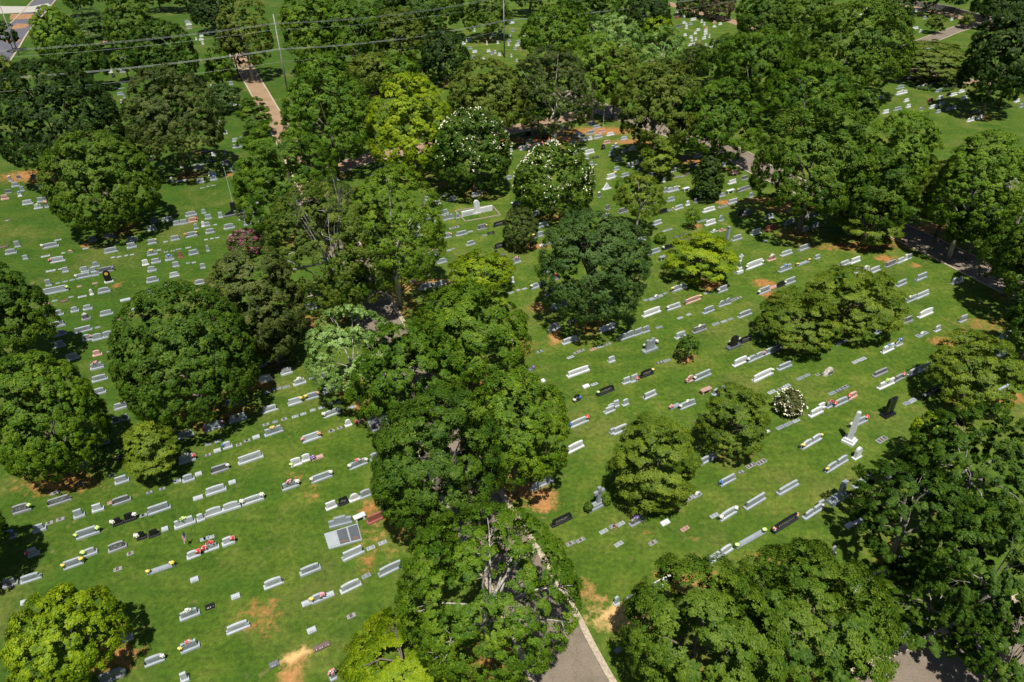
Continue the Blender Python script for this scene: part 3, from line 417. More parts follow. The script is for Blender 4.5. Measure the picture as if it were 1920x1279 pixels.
# ---------------------------------------------------------------- lawn, roads and kerbs
def vignette_at(x, y):
    px, py = 0, 0
    return 0
def build_ground():
    xs = np.concatenate([np.linspace(-1500, -151, 12), np.arange(-150, 150, .5), np.linspace(151, 1500, 12)])
    ys = np.concatenate([np.linspace(-600, 13, 6), np.arange(14, 200, .5), np.linspace(201, 2200, 16)])
    X, Y = np.meshgrid(xs, ys); nx, ny = len(xs), len(ys)
    V = np.stack([X.ravel(), Y.ravel(), np.zeros(nx*ny)], 1)
    dirt = np.zeros(nx*ny); tan = np.zeros(nx*ny)
    def blot(x, y, rx, ry, s, tn, rot=0.0):
        dx, dy = V[:, 0]-x, V[:, 1]-y; c, s_ = math.cos(rot), math.sin(rot)
        r = np.sqrt(((dx*c+dy*s_)/rx)**2+((-dx*s_+dy*c)/ry)**2); f = np.clip(1.25-r, 0, 1)**.7*s*.82
        up = f > dirt; dirt[up] = f[up]; tan[up & (f > .05)] = tn
    for px, py, rx, ry, s, tn in DIRT:
        p = at(px, py); blot(p[0], p[1], max(rx, .45)*1.15, max(ry, .45)*1.15, s, tn)
    for (x, y, R, code) in TREEBASE:
        if R > 3.3: blot(x, y, R*.62, R*.62, .62, 0)
        elif R > 2: blot(x, y, R*.4, R*.4, .5, 0)
    vignette = np.clip((-V[:, 0]-8)/38, 0, 1)*.75+np.clip((V[:, 0]-45)/40, 0, 1)*.25  # painted edge darkening: strong towards the left, weaker on the far right
    i = np.arange(nx*ny).reshape(ny, nx); F = np.stack([i[:-1, :-1], i[:-1, 1:], i[1:, 1:], i[1:, :-1]], -1).reshape(-1, 4)
    me = bpy.data.meshes.new('ground'); n = len(F)
    me.vertices.add(len(V)); me.vertices.foreach_set('co', V.astype(np.float32).ravel())
    me.loops.add(4*n); me.loops.foreach_set('vertex_index', F.astype(np.int32).ravel())
    me.polygons.add(n); me.polygons.foreach_set('loop_start', np.arange(0, 4*n, 4, dtype=np.int32))
    for nm, a_ in (('dirt', dirt), ('tan', tan), ('vignette', vignette)):
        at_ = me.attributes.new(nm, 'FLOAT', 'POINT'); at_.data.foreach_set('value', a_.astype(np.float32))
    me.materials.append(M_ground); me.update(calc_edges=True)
    tag(link('ground', me), kind='structure')
def offset(P, d):
    P = np.array(P)[:, :2]; T = np.gradient(P, axis=0); T = T/np.linalg.norm(T, axis=1, keepdims=True)
    return P+np.stack([T[:, 1], -T[:, 0]], 1)*d          # positive: to the right of travel
def smooth(P, n=6):
    P = np.array(P)[:, :2]; out = []
    for i in range(len(P)-1):
        p0, p1, p2, p3 = P[max(i-1, 0)], P[i], P[i+1], P[min(i+2, len(P)-1)]
        for k in range(n):
            t = k/n; out.append(.5*((2*p1)+(-p0+p2)*t+(2*p0-5*p1+4*p2-p3)*t*t+(-p0+3*p1-3*p2+p3)*t**3))
    return np.array(out+[P[-1]])
def ribbon(name, A, B, z, m, kind='structure'):
    n = len(A); mb = MB(); vs = [(*p, z) for p in A]+[(*p, z) for p in B]
    mb.add(vs, [(i, i+1, n+i+1, n+i) for i in range(n-1)][::1]); o = mb.build(name, m)
    return tag(o, kind=kind)
def kerb(A, B, h=.12):
    n = len(A); mb = MB()
    vs = [(*p, 0) for p in A]+[(*p, h) for p in A]+[(*p, h) for p in B]+[(*p, 0) for p in B]
    fs = []
    for i in range(n-1):
        for a_, b_ in ((0, 1), (1, 2), (2, 3)): fs.append((a_*n+i, a_*n+i+1, b_*n+i+1, b_*n+i))
    mb.add(vs, fs); tag(mb.build('kerb', M_kerb), kind='structure')
def road(edge_px, width, side, m, z, kerbs=True, kw=.28):
    E = smooth([at(*p) for p in edge_px]); a_ = E; b_ = offset(E, side*width)
    ribbon('road', a_, b_, z, m)
    if kerbs:
        kerb(a_, offset(E, -side*kw), .10); kerb(b_, offset(E, side*(width+kw)), .10)
def all_roads():
    # central drive, its right edge seen from the camera
    road([(1180, 1340), (1142, 1279), (1106, 1214), (1074, 1152), (1005, 1035), (933, 922), (840, 758), (724, 553), (655, 425), (612, 365)], 4.0, -1, M_road, .012, kw=.42)
    road([(614, 368), (600, 345), (548, 250), (516, 197), (500, 170), (462, 108), (430, 60)], 3.1, -1, M_sandroad, .014, kw=.3)
    road([(600, 352), (625, 330), (704, 303), (800, 284), (900, 264), (1000, 243), (1092, 222), (1130, 206)], 3.6, -1, M_sandroad, .016, kw=.2)
    road([(1020, 176), (1075, 194), (1130, 216), (1250, 256), (1348, 290), (1402, 322), (1560, 394), (1706, 462), (1790, 504), (1900, 560), (2000, 612)], 4.6, -1, M_road, .020, kw=.2)
    road([(1600, 1268), (1656, 1242), (1716, 1214), (1786, 1182), (1920, 1122), (2060, 1060)], 5.5, 1, M_road, .012, kw=.4)
    road([(1640, -14), (1700, 14), (1760, 26), (1800, 36), (1850, 50)], 3.2, -1, M_sandroad, .012, kw=.2)
    road([(1680, 95), (1720, 90), (1765, 74), (1800, 60), (1850, 44), (1920, 20)], 3.6, -1, M_road, .016, kw=.2)
    road([(1690, 134), (1720, 136), (1780, 150), (1860, 164), (1930, 162), (2000, 158)], 4.2, -1, M_sandroad, .02, False)
    road([(1240, 6), (1265, 14), (1310, 27), (1362, 41), (1400, 56), (1440, 75)], 3.6, -1, M_sandroad, .012, False)
    road([(-40, 170), (0, 136), (30, 96), (52, 60), (80, 28), (112, -10), (140, -40)], 6.5, -1, M_asphalt, .012, kw=.4)
    A = [at(*p)[:2] for p in ((-60, 28), (20, 25), (75, 22), (100, 16))]; B = [at(*p)[:2] for p in ((-60, 10), (20, 12), (60, 12), (90, 6))]
    ribbon('side_road', np.array(A), np.array(B), .024, M_concrete)
    for q in (((18, 37), (60, 35), (64, 26), (20, 26)), ((10, 78), (34, 80), (40, 74), (14, 73)), ((18, 56), (48, 52), (56, 45), (30, 44))):
        mb = MB(); mb.add([at(*p, .018) for p in q], [(0, 1, 2, 3)]); tag(mb.build('dirt', M_dirt), kind='structure')

# ---------------------------------------------------------------- trees
def envelope(kind, n, R, c, rng):
    """points on a crown's outline (centre at 0) with outward directions"""
    if kind in ('cedar',):
        z = rng.uniform(-.95, 1, n)*c; f = (z+c)/(2*c); rad = R*np.where(f < .45, .80+.2*np.sin(f/.45*1.57), np.cos((f-.45)/.58*1.45)**.75)
        an = rng.uniform(0, 2*math.pi, n); D = np.stack([np.cos(an), np.sin(an), .25+.5*f], 1); D = unit(D)
        rad = rad*rng.uniform(.85, 1.05, n); return np.stack([np.cos(an)*rad, np.sin(an)*rad, z], 1), D
    i = np.arange(n)+.5; ph = np.arccos(1-2*i/n); th = math.pi*(1+5**.5)*i
    D = np.stack([np.cos(th)*np.sin(ph), np.sin(th)*np.sin(ph), np.cos(ph)], 1); D = unit(D+rng.normal(size=(n, 3))*.13)
    amp = {'oak': .30, 'loose': .34, 'round': .09, 'mag': .12, 'layer': .20, 'spray': .26, 'bush': .08, 'sap': .3}[kind]
    e_ = np.ones(n)
    for _ in range(9):
        q = unit(rng.normal(size=3)); e_ += amp*rng.uniform(-.8, .8)*np.exp(-((1-D@q)/.16))
    e_ = np.clip(e_, .62, 1.16)
    gap = np.ones(n, bool)
    if kind in ('oak', 'loose', 'spray', 'layer', 'mag'):
        for _ in range(9):
            q = unit(rng.normal(size=3)); gap &= (D@q) < math.cos(rng.uniform(.10, .19 if kind != 'loose' else .24))
    P = D*e_[:, None]*np.array([R, R, c])
    if kind not in ('bush', 'sap'):          # widest low down, domed above
        P[:, :2] *= (1+.20*np.clip(-D[:, 2], 0, 1))[:, None]; P[:, 2] = np.where(P[:, 2] < 0, P[:, 2]*.84, P[:, 2])
    return P[gap], D[gap]
def make_crown(kind, R, c, dep, rng):
    """leaf clumps of a crown: lobes -> sprigs -> leaves; returns centres, normals, tone, leaf length, lobe points"""
    near = dep < 80
    rl = {'oak': .80, 'loose': .62, 'round': .62, 'mag': .58, 'layer': .72, 'spray': .62, 'bush': .35, 'sap': .35, 'cedar': .36}[kind]
    rl = min(rl, R*.34)*(1 if near else 1.2 if dep < 120 else 1.45)
    if R < 1.6: rl = min(rl, R*.3)
    leaf = {'oak': .27, 'loose': .22, 'round': .23, 'mag': .26, 'layer': .24, 'spray': .23, 'bush': .15, 'sap': .18, 'cedar': .17}[kind]*(.56 if dep < 60 else .64 if dep < 90 else .86 if dep < 130 else 1.15)
    area = 4*math.pi*((R*R)**1.6/3+2*(R*c)**1.6/3)**(1/1.6)
    k = {'oak': .88, 'loose': .76, 'round': .95, 'mag': .95, 'layer': .80, 'spray': .85, 'bush': 1.0, 'sap': .8, 'cedar': 1.1}[kind]
    N = int(np.clip(k*area/(math.pi*rl*rl)*1.15, 14, 520))
    P, D = envelope(kind, N, R, c, rng)
    keep = (D[:, 2] > -.55) | (rng.uniform(size=len(D)) < .35); P, D = P[keep], D[keep]
    P = P-D*rl*(.7 if kind != 'layer' else .45)
    inner = rng.uniform(.45, .8, len(P)); sel = rng.uniform(size=len(P)) < (.38 if kind != 'loose' else .2)
    Pi, Di = P[sel]*inner[sel][:, None], D[sel]
    lt = rng.normal(0, .11, len(P)+len(Pi)); LP = np.concatenate([P, Pi]); LD = np.concatenate([D, Di])
    LR = rl*rng.uniform(.7, 1.25, len(LP))*(1.3 if kind == 'layer' else 1)
    M = 13 if near else 9; sq = {'layer': .22, 'spray': .6, 'cedar': 1.2}.get(kind, .82)
    if kind == 'layer':                    # foliage in level tiers
        step = max(.7, c/4.5); LP[:, 2] = LP[:, 2]*.25+np.round(LP[:, 2]/step+rng.normal(0, .12, len(LP)))*step*.75
    n = len(LP)
    up = np.array([0, 0, 1.])
    d = unit(rng.normal(size=(n, M, 3))+.95*LD[:, None]+(.75 if kind in ('layer', 'spray') else .45)*up)
    if kind == 'spray':                    # arching, drooping fans
        s_ = rng.uniform(.2, 1.9, (n, M, 1)); out = unit(LD*np.array([1, 1, .2])+rng.normal(size=(n, 3))*.3)
        SP = LP[:, None]+out[:, None]*s_*LR[:, None, None]*.95+d*LR[:, None, None]*.34-up*(s_**2)*.14*LR[:, None, None]
    else:
        SP = LP[:, None]+d*LR[:, None, None]*np.array([1, 1, sq])*.78
    cov = {'loose': .9, 'sap': .7, 'spray': 1.15}.get(kind, 1.0)
    L = int(np.clip(cov*5.2*(rl*rl)/(leaf*leaf*.36)/M*1.28, 5, 64))
    dd = unit(rng.normal(size=(n, M, L, 3))+.75*d[:, :, None]+.35*up)
    rs = (LR*(.33 if near else .37))[:, None, None, None]*rng.uniform(.35, 1.12, (n, M, L, 1))
    LPn = SP[:, :, None]+dd*rs*np.array([1, 1, .75 if kind != 'layer' else .45])
    NM = unit(dd*.55+d[:, :, None]*.3+LD[:, None, None]*.75+rng.normal(size=dd.shape)*.30+up*(.12 if kind != 'layer' else .6))
    tone = .5+lt[:, None, None]+rng.normal(0, .10, (n, M, 1))+rng.normal(0, .13, (n, M, L))
    return LPn.reshape(-1, 3), NM.reshape(-1, 3), np.clip(tone.reshape(-1), 0, 1), leaf, P, D
TREEBASE = []; TREELIST = []
LOWCLEAR = {'oak': 1.5, 'loose': 2.2, 'round': .5, 'mag': .35, 'layer': .55, 'spray': 1.6, 'bush': 0.02, 'sap': .6, 'cedar': .25}
def solve_trees():
    for (xl, xr, yt, yb, kind, code, name) in TREES:
        cx, cy, wpx, hpx = (xl+xr)/2, (yt+yb)/2, (xr-xl)/2, (yb-yt)/2
        c, clr = 3.0, LOWCLEAR[kind]
        for _ in range(12):
            p = at(cx, cy, clr+c); s = mpp(p); d = p-np.array([0, 0, CAM_H]); hd = math.hypot(d[0], d[1]); D = np.linalg.norm(d)
            R = wpx/s/1.0; sf, cf = CAM_H and (CAM_H-p[2])/D, hd/D
            rem = (hpx/s)**2-(R*sf)**2
            c2 = math.sqrt(rem)/cf if rem > 0 else 0
            c = .5*c+.5*np.clip(c2, R*.62, R*(1.45 if kind != 'cedar' else 2.4))
        TREELIST.append((p, R, c, kind, code, name, (cx, cy)))
def bush_label(kind): return {'bush': 'shrub', 'sap': 'sapling'}.get(kind, 'tree')
def build_trees():
    rng = np.random.default_rng(5)
    BK = {'oak': bark('grey', (.15, .125, .10)), 'loose': bark('pale', (.38, .36, .31)), 'round': bark('grey', (.2, .17, .135)), 'mag': bark('grey', (.2, .17, .135)),
          'layer': bark('brown', (.15, .11, .085)), 'spray': bark('silver', (.26, .24, .21)), 'bush': bark('brown', (.15, .11, .085)), 'sap': bark('brown', (.15, .11, .085)), 'cedar': bark('brown', (.15, .11, .085))}
    tot = 0
    for p, R, c, kind, code, name, cpx in TREELIST:
        lc = code[0]; dep = FOC/mpp(p)
        LP, N, tone, leaf, P, D = make_crown(kind, R, c, dep, rng)
        # fit the crown to the measured width, height and place
        bx = [q for q in TREES if q[5+1] == name and (q[0]+q[1])/2 == cpx[0] and (q[2]+q[3])/2 == cpx[1]][0]
        p = np.array(p, float)
        for _ in range(7):
            p[2] = c*.92+LOWCLEAR[kind]
            W3 = LP+p; Q = (W3-np.array([0, 0, CAM_H]))@RN; U = 960+FOC*Q[:, 0]/-Q[:, 2]; Vv = 639.5-FOC*Q[:, 1]/-Q[:, 2]
            l_, r_ = np.percentile(U, (.25, 99.75)); t_, b_ = np.percentile(Vv, (.25, 99.75)); s_ = mpp(p)
            fx = (bx[1]-bx[0])/(r_-l_); fz = np.clip(((bx[3]-bx[2])/(b_-t_))**1.5, .7, 1.4); fz = min(fz, (1.5 if kind != 'cedar' else 2.6)*R*fx/c); S3 = np.array([fx, fx, fz])
            LP, P = LP*S3, P*S3; R *= fx; c *= fz
            p = p+at((bx[0]+bx[1])/2, (bx[2]+bx[3])/2, p[2])-at((l_+r_)/2, (t_+b_)/2, p[2])
        Z = np.array([0, 0, p[2]]); TREEBASE.append((p[0], p[1], R, code))
        hue = {'2': .12, '3': -.10}.get(code[1:], 0)+rng.uniform(-.09, .09)
        tone = np.clip(tone+hue, 0, 1)
        kn = {'mag': 'magnolia_tree', 'cedar': 'cedar_tree', 'bush': 'shrub', 'sap': 'sapling', 'layer': 'dogwood_tree', 'round': 'maple_tree', 'oak': 'oak_tree', 'loose': 'open_crowned_tree', 'spray': 'elm_tree'}[kind]
        o = empty(kn, (p[0], p[1], 0), 0)
        Z = np.array([0, 0, p[2]])
        # sprigs too close to the ground are left off
        ok = (LP[:, 2]+p[2]) > .05; LP, N, tone = LP[ok], N[ok], tone[ok]
        cr = quads('crown', leafquads(LP+Z, N, leaf, leaf*.64, rng), tone, leafmat(lc), o); tot += len(LP)
        mb = MB(); th = max(p[2]-c*.15, .3); tr = max(.035, min(.34, R*.05))
        lean = rng.normal(0, .03, 2)*p[2]
        if kind != 'bush':
            mb.tube([(0, 0, -.1), (lean[0]*.3, lean[1]*.3, th*.35), (lean[0], lean[1], th*.75), (lean[0]*1.2, lean[1]*1.2, th)], [tr*1.35, tr, tr*.8, tr*.5], 8)
        nl = {'loose': 11, 'oak': 5, 'spray': 10, 'sap': 5, 'bush': 5, 'round': 6, 'mag': 6, 'layer': 8, 'cedar': 0}[kind]
        ids = rng.permutation(len(P))[:nl]
        for q in ids:
            e_ = P[q]*(1.0 if kind in ('loose',) else .97 if kind == 'spray' else .86)+Z; z0 = th*rng.uniform(.45, .95); s0 = np.array([lean[0]*z0/th, lean[1]*z0/th, z0])
            if e_[2] < z0*.7 or kind == 'bush': s0 = np.array([0, 0, max(.05, min(z0, e_[2]*.5))])
            mid = s0*.45+e_*.55+np.array([0, 0, .12*np.linalg.norm(e_-s0)])+rng.normal(0, .06, 3)*R
            r0 = tr*rng.uniform(.3, .5); mb.tube([s0, (s0+mid)/2+rng.normal(0, .03, 3)*R, mid, (mid+e_)/2+rng.normal(0, .03, 3)*R, e_], [r0, r0*.8, r0*.58, r0*.36, r0*.12], 5, cap=False)
            if kind in ('loose', 'spray', 'oak') and dep < 110:
                for _ in range(3):
                    g = mid+(e_-mid)*rng.uniform(.1, .8); h = g+unit(rng.normal(size=3)+unit(e_-mid)*1.4+np.array([0, 0, .4]))*R*rng.uniform(.15, .3); mb.tube([g, (g+h)/2+rng.normal(0, .02, 3)*R, h], [r0*.4, r0*.26, .012], 4, cap=False)
        if 'bare white' in name:     # dead limbs fanning bare and white above the leaves
            for _ in range(8):
                an = rng.uniform(0, 6.28); s0 = np.array([rng.normal(0, .15), rng.normal(0, .15), th*.75]); tip = np.array([math.cos(an)*R*.4, math.sin(an)*R*.35-.9, p[2]+c*rng.uniform(.7, 1.0)])
                m_ = (s0+tip)/2+rng.normal(0, .2, 3); mb.tube([s0, m_, tip], [.045, .03, .01], 5, cap=False)
                for _ in range(4):
                    g = m_+(tip-m_)*rng.uniform(0, .8); h = tip+rng.normal(0, .55, 3); mb.tube([g, h], [.03, .008], 4, cap=False)
        mb.build('trunk' if kind not in ('bush',) else 'stems', BK[kind], o, smooth=True)
        if kind == 'mag' and 'flower' in name or (kind == 'bush' and lc == 'P'):
            nb = int(len(P)*(5.5 if kind == 'mag' else 1.6 if 'white' in name else 4)); ii = rng.integers(0, len(P), nb)
            fp = P[ii]+unit(D[ii]+rng.normal(size=(nb, 3))*.6)*(.7 if kind == 'mag' else .35)
            if kind == 'mag':
                f_ = fp[:, 2] > -.1*c; fp = fp[f_]; fp = fp[(rng.uniform(size=len(fp)) < .75) & (np.sin(fp[:, 0]*1.3+fp[:, 1])+.2 > rng.uniform(-1, 1, len(fp)))]
            nb = len(fp); sz = .19 if kind == 'mag' else .17
            FP = np.repeat(fp+Z, 3, 0)+rng.normal(0, .07, (nb*3, 3)); FN = unit(rng.normal(size=(nb*3, 3))+np.array([0, -.3, 1.2]))
            pinks = 'white' not in name
            quads('blossom', leafquads(FP, FN, sz, sz*.8, rng), np.full(nb*3, .5), mat('blossom_white', (.72, .70, .52) if kind == 'mag' else (.55, .48, .42), .6) if kind == 'mag' or not pinks else mat('blossom_pink', (.38, .06, .20), .6), o)
        BL = {'bush': 'shrub', 'sap': 'sapling', 'cedar': 'tree'}.get(kind, 'tree')
        PLACED.append(dict(o=o, px=cpx[0], py=cpx[1], desc=LEAF[lc][0]+' '+({'layer': 'tiered ', 'round': 'dense round ', 'oak': 'broad-crowned ', 'loose': 'open-crowned ', 'spray': 'spreading ', 'mag': 'dense ', 'cedar': 'pointed '}.get(kind, ''))+BL,
                           name=name, cat=BL, group={'shrub': 'shrubs on the lawn', 'sapling': 'young saplings'}.get(BL, 'trees in the cemetery')))
    print('leaves', tot)

# ---------------------------------------------------------------- gravestones
ROWD = {}
def row_angle(px, py):
    a_ = 60.5
    if px < 620: a_ = 63.5 + (2.0 if py < 560 else 0)
    if py > 800 and px > 1000: a_ -= 1.5
    return math.radians(90-a_)             # turn of the local x axis (along the row) about z
TOPS = ['serp', 'flat', 'oval', 'flat', 'serp']
def die_profile(w, h, style, n=9):
    x = np.linspace(-w/2, w/2, n)
    if style == 'flat': z = np.full(n, h)
    elif style == 'serp': z = h-.10*h*(np.abs(x)/(w/2))**2.2*1.1
    elif style == 'oval': z = h-.17*h*(np.abs(x)/(w/2))**2
    elif style == 'round': z = h-.5*w+np.sqrt(np.maximum(0, (w/2)**2-x**2))*.98
    elif style == 'gable': z = h-.45*h*np.abs(x)/(w/2)
    elif style == 'notch': z = h-np.where(np.abs(x) < w*.14, .16*h, 0)-.05*h*(np.abs(x)/(w/2))**2
    elif style == 'heart': z = h-.25*h*np.abs(np.abs(x)/(w/2)-.5)*1.2
    b = .0
    return [(-w/2, b), (w/2, b)]+[(float(a_), float(z_)) for a_, z_ in zip(x[::-1], z[::-1])]
def slab(mb, prof, y0, y1, zoff, mi=0, mf=None): mb.prism([(x, z+zoff) for x, z in prof], y0, y1, mi, mf)
BOUQ = {}
def bouquet_meshes(c, shape):
    if (c, shape) in BOUQ: return BOUQ[(c, shape)]
    rng = np.random.default_rng(sum(map(ord, c+shape))+3); n = 34; r = .19; lx = 1.5 if shape == 'T' else 1.0
    d = unit(rng.normal(size=(n, 3))+np.array([0, 0, .6])); P = d*r*rng.uniform(.6, 1.05, (n, 1))*np.array([lx, .8, .85])+np.array([0, 0, .12])
    mb = MB()
    for q, dd in zip(P, d):
        s_ = rng.uniform(.045, .075); u = unit(np.cross(dd, rng.normal(size=3))); v = np.cross(dd, u)
        vs = [q+dd*s_*.5]+[q+(u*math.cos(a_)+v*math.sin(a_))*s_ for a_ in np.arange(5)*2*math.pi/5]+[q-dd*s_*.6]
        mb.add(vs, [(0, 1+i, 1+(i+1) % 5) for i in range(5)]+[(6, 1+(i+1) % 5, 1+i) for i in range(5)])
    g = MB()
    for i in range(22):
        dd = unit(rng.normal(size=3)+np.array([0, 0, -.1])); u = unit(np.cross(dd, rng.normal(size=3))); q = dd*r*np.array([lx*1.15, .95, .9])+np.array([0, 0, .10])
        g.add([np.array([0, 0, .06])+dd*.03, q+u*.035, q+dd*.06, q-u*.035], [(0, 1, 2, 3)])
    def me(b, nm, m):
        x = bpy.data.meshes.new(nm); x.from_pydata(b.v, [], b.f); x.materials.append(m); x.update(); return x
    BOUQ[(c, shape)] = (me(mb, 'blooms', petal(c)), me(g, 'greenery', M_green)); return BOUQ[(c, shape)]
def bouquet(loc, c, shape, rz, near, px, py):
    a_, b_ = bouquet_meshes(c, shape); o = empty('flower_bouquet', loc, rz+random.uniform(-.2, .2)); s_ = random.uniform(.88, 1.15)*(1.12 if px < 0 else 1)
    o.scale = (s_,)*3
    link('blooms', a_, o); link('greenery', b_, o)
    PLACED.append(dict(o=o, px=px, py=py, desc=PETAL[c][0]+(' saddle bouquet' if shape == 'T' else ' bouquet in vase'), name='', cat='flowers', group='artificial flowers on the graves'))
def headstone(px, py, wpx, kc, fl, rnd):
    kind, col = kc[0], kc[1]; p = at(px, py); an = row_angle(px, py)+rnd.uniform(-.035, .035)
    d = np.array([math.cos(an), math.sin(an), 0]); nrm = np.array([math.sin(an), -math.cos(an), 0])
    xa, ya = pix(p-d*.5); xb, yb = pix(p+d*.5); W = wpx/abs(xb-xa)
    near = py > 250; S = stone(col); SR = rough_stone(col); PM = panel_mat(col)
    gl = {'c': 'wide headstone', 'u': 'upright headstone', 'f': 'flat marker', 'v': 'low block marker', 'b': 'memorial bench'}[kind]
    nm = {'c': 'wide_headstone', 'u': 'upright_headstone', 'f': 'flat_marker', 'v': 'block_marker', 'b': 'memorial_bench'}[kind]
    far = py < 300
    zt = 0
    if kind in ('f', 'v'):
        W = float(np.clip(W, .45, 3.2)); dp = min(.5, max(.32, W*.42)) if kind == 'f' else .36; c0 = p-nrm*dp/2*1.05
        o = empty(nm, c0, an); hh = .05 if kind == 'f' else .17
        if kind == 'f':
            mb = MB(); mb.box((0, 0, hh/2), (W, dp, hh), 0, bev=.01); mb.build('base', S if col not in 'nk' else stone('g'), o)
            mb = MB(); mb.box((0, 0, hh+.008), (W*.8, dp*.72, .012), 0); mb.build('plaque', PM, o)
        else:
            mb = MB(); mb.prism([(-dp/2, 0), (dp/2, 0), (dp/2, hh), (dp/2-.04, hh+.01), (-dp/2, hh*.55)], -W/2, W/2)
            mb.v = [(y, x, z) for x, y, z in mb.v]; mb.f = [f[::-1] for f in mb.f]; mb.build('block', S, o)
            mb = MB(); mb.add([(-W*.4, -dp*.42, hh*.61+.004), (W*.4, -dp*.42, hh*.61+.004), (W*.4, dp*.3, hh*.92+.004), (-W*.4, dp*.3, hh*.92+.004),
                               (-W*.4, -dp*.42, hh*.61-.01), (W*.4, -dp*.42, hh*.61-.01), (W*.4, dp*.3, hh*.92-.01), (-W*.4, dp*.3, hh*.92-.01)], [(0, 1, 2, 3), (4, 5, 1, 0), (5, 6, 2, 1), (6, 7, 3, 2), (7, 4, 0, 3)]); mb.build('plaque', PM, o)
        zt = hh; bz = hh; db = dp
    elif kind == 'b':
        W = float(np.clip(W, .9, 1.9)); c0 = p-nrm*.2; o = empty(nm, c0, an); db = .42; bz = .42
        MB().box((0, 0, .44), (W, .42, .10), bev=.012).build('seat', S, o)
        for s_ in (-1, 1): MB().box((s_*W*.34, 0, .195), (.14, .34, .39), bev=.01).build('leg', SR, o)
        zt = .49
    else:
        W = float(np.clip(W, .5, 5.5)) if kind == 'c' else float(np.clip(W, .42, 1.5))
        hd = (rnd.uniform(.40, .56) if kind == 'c' else rnd.uniform(.52, .70)); bh = rnd.choice((.12, .15, .18)) if kind == 'c' else .12
        if W > 2.6: hd *= 1.12
        if col == 'w' and kind == 'c': hd *= 1.08
        db = .40 if kind == 'c' else .34; td = .17 if kind == 'c' else .14; c0 = p-nrm*db/2
        wing = .13 if kind == 'c' else .07; dw = max(W-2*wing, W*.7)
        sty = rnd.choice(TOPS) if kind == 'c' else rnd.choice(['flat', 'serp', 'oval', 'oval', 'round'])
        if kind == 'c' and 'r' in col: sty = 'flat'
        o = empty(nm, c0, an)
        MB().box((0, 0, bh/2), (W, db, bh), bev=.012).build('base', SR, o)
        tb = MB()
        two = kind == 'c' and 2.0 < W < 4 and col != 'w' and rnd.random() < .45
        if two:
            for s_ in (-1, 1):
                pr = [(x+s_*dw*.265, z) for x, z in die_profile(dw*.44, hd, 'oval')]; slab(tb, pr, -td/2, td/2, bh, 1, 0)
        elif kind == 'c' and W > 4:
            for s_, ww, hh_ in ((-.34, .30, .72), (0, .36, 1.0), (.34, .30, .72)):
                pr = [(x+s_*dw, z) for x, z in die_profile(dw*ww, hd*hh_, 'serp')]; slab(tb, pr, -td/2, td/2, bh, 1, 0)
        else:
            pr = die_profile(dw, hd, sty); slab(tb, pr, -td/2, td/2, bh, 1, 0)
            if W > 1.0 and rnd.random() < .8:
                q = dw*.36; z0, z1 = bh+hd*.22, bh+hd*.72
                tb.add([(-q, -td/2-.012, z0), (q, -td/2-.012, z0), (q, -td/2-.012, z1), (-q, -td/2-.012, z1), (-q, -td/2, z0), (q, -td/2, z0), (q, -td/2, z1), (-q, -td/2, z1)],
                       [(0, 1, 2, 3), (4, 5, 1, 0), (5, 6, 2, 1), (6, 7, 3, 2), (7, 4, 0, 3)], 2)
            elif kind == 'u':
                q = dw*.34; z0, z1 = bh+hd*.28, bh+hd*.74
                tb.add([(-q, -td/2-.010, z0), (q, -td/2-.010, z0), (q, -td/2-.010, z1), (-q, -td/2-.010, z1)], [(0, 1, 2, 3)], 2)
        tb.build('tablet', [S, SR if col not in 'k' else S, PM], o)
        zt = bh+hd*.92; bz = bh
        if kind == 'c' and not far and (rnd.random() < .45 or 'L' in fl or 'R' in fl):
            for s_, t_ in ((-1, 'L'), (1, 'R')):
                if W > 1.1 and (t_ in fl or rnd.random() < .6):
                    MB().lathe([(.055, 0), (.06, .05), (.05, .12), (.075, .2)], (s_*(W/2-.075), -db*.12, bh), 8).build('vase', S if rnd.random() < .6 else stone('k'), o, smooth=True)
    if kind in 'cu': o.rotation_euler.x = rnd.gauss(0, .014); o.rotation_euler.y = rnd.gauss(0, .008)
    for f_ in [q for q in fl.split(',') if ':' in q]:
        pos, c_ = f_.split(':'); q = {'L': -1, 'R': 1, 'T': 0}[pos]
        l = c0+d*q*(W/2-.07 if kind in 'cu' else W/2-.1)+nrm*(0.05 if q else 0); z = (bz+.17 if kind == 'c' else bz+.02) if q else (zt-.06 if kind in 'cu' else zt)
        bouquet((l[0], l[1], z), c_, 'T' if not q else 'V', an, not far, *pix((l[0], l[1], z)))
    cc = pix(c0+np.array([0, 0, .2]))
    fw = [PETAL[q.split(':')[1]][0] for q in fl.split(',') if ':' in q]
    ds = STONE[col][3]+' '+gl
    PLACED.append(dict(o=o, px=cc[0], py=cc[1], desc=ds, extra=(' with '+fw[0]+' flowers') if fw else '', name='', cat={'c': 'headstone', 'u': 'headstone', 'f': 'grave marker', 'v': 'grave marker', 'b': 'bench'}[kind],
        group={'c': 'wide headstones in rows', 'u': 'upright headstones in rows', 'f': 'flat markers set in the lawn', 'v': 'low block markers in rows', 'b': 'stone benches among the graves'}[kind]))
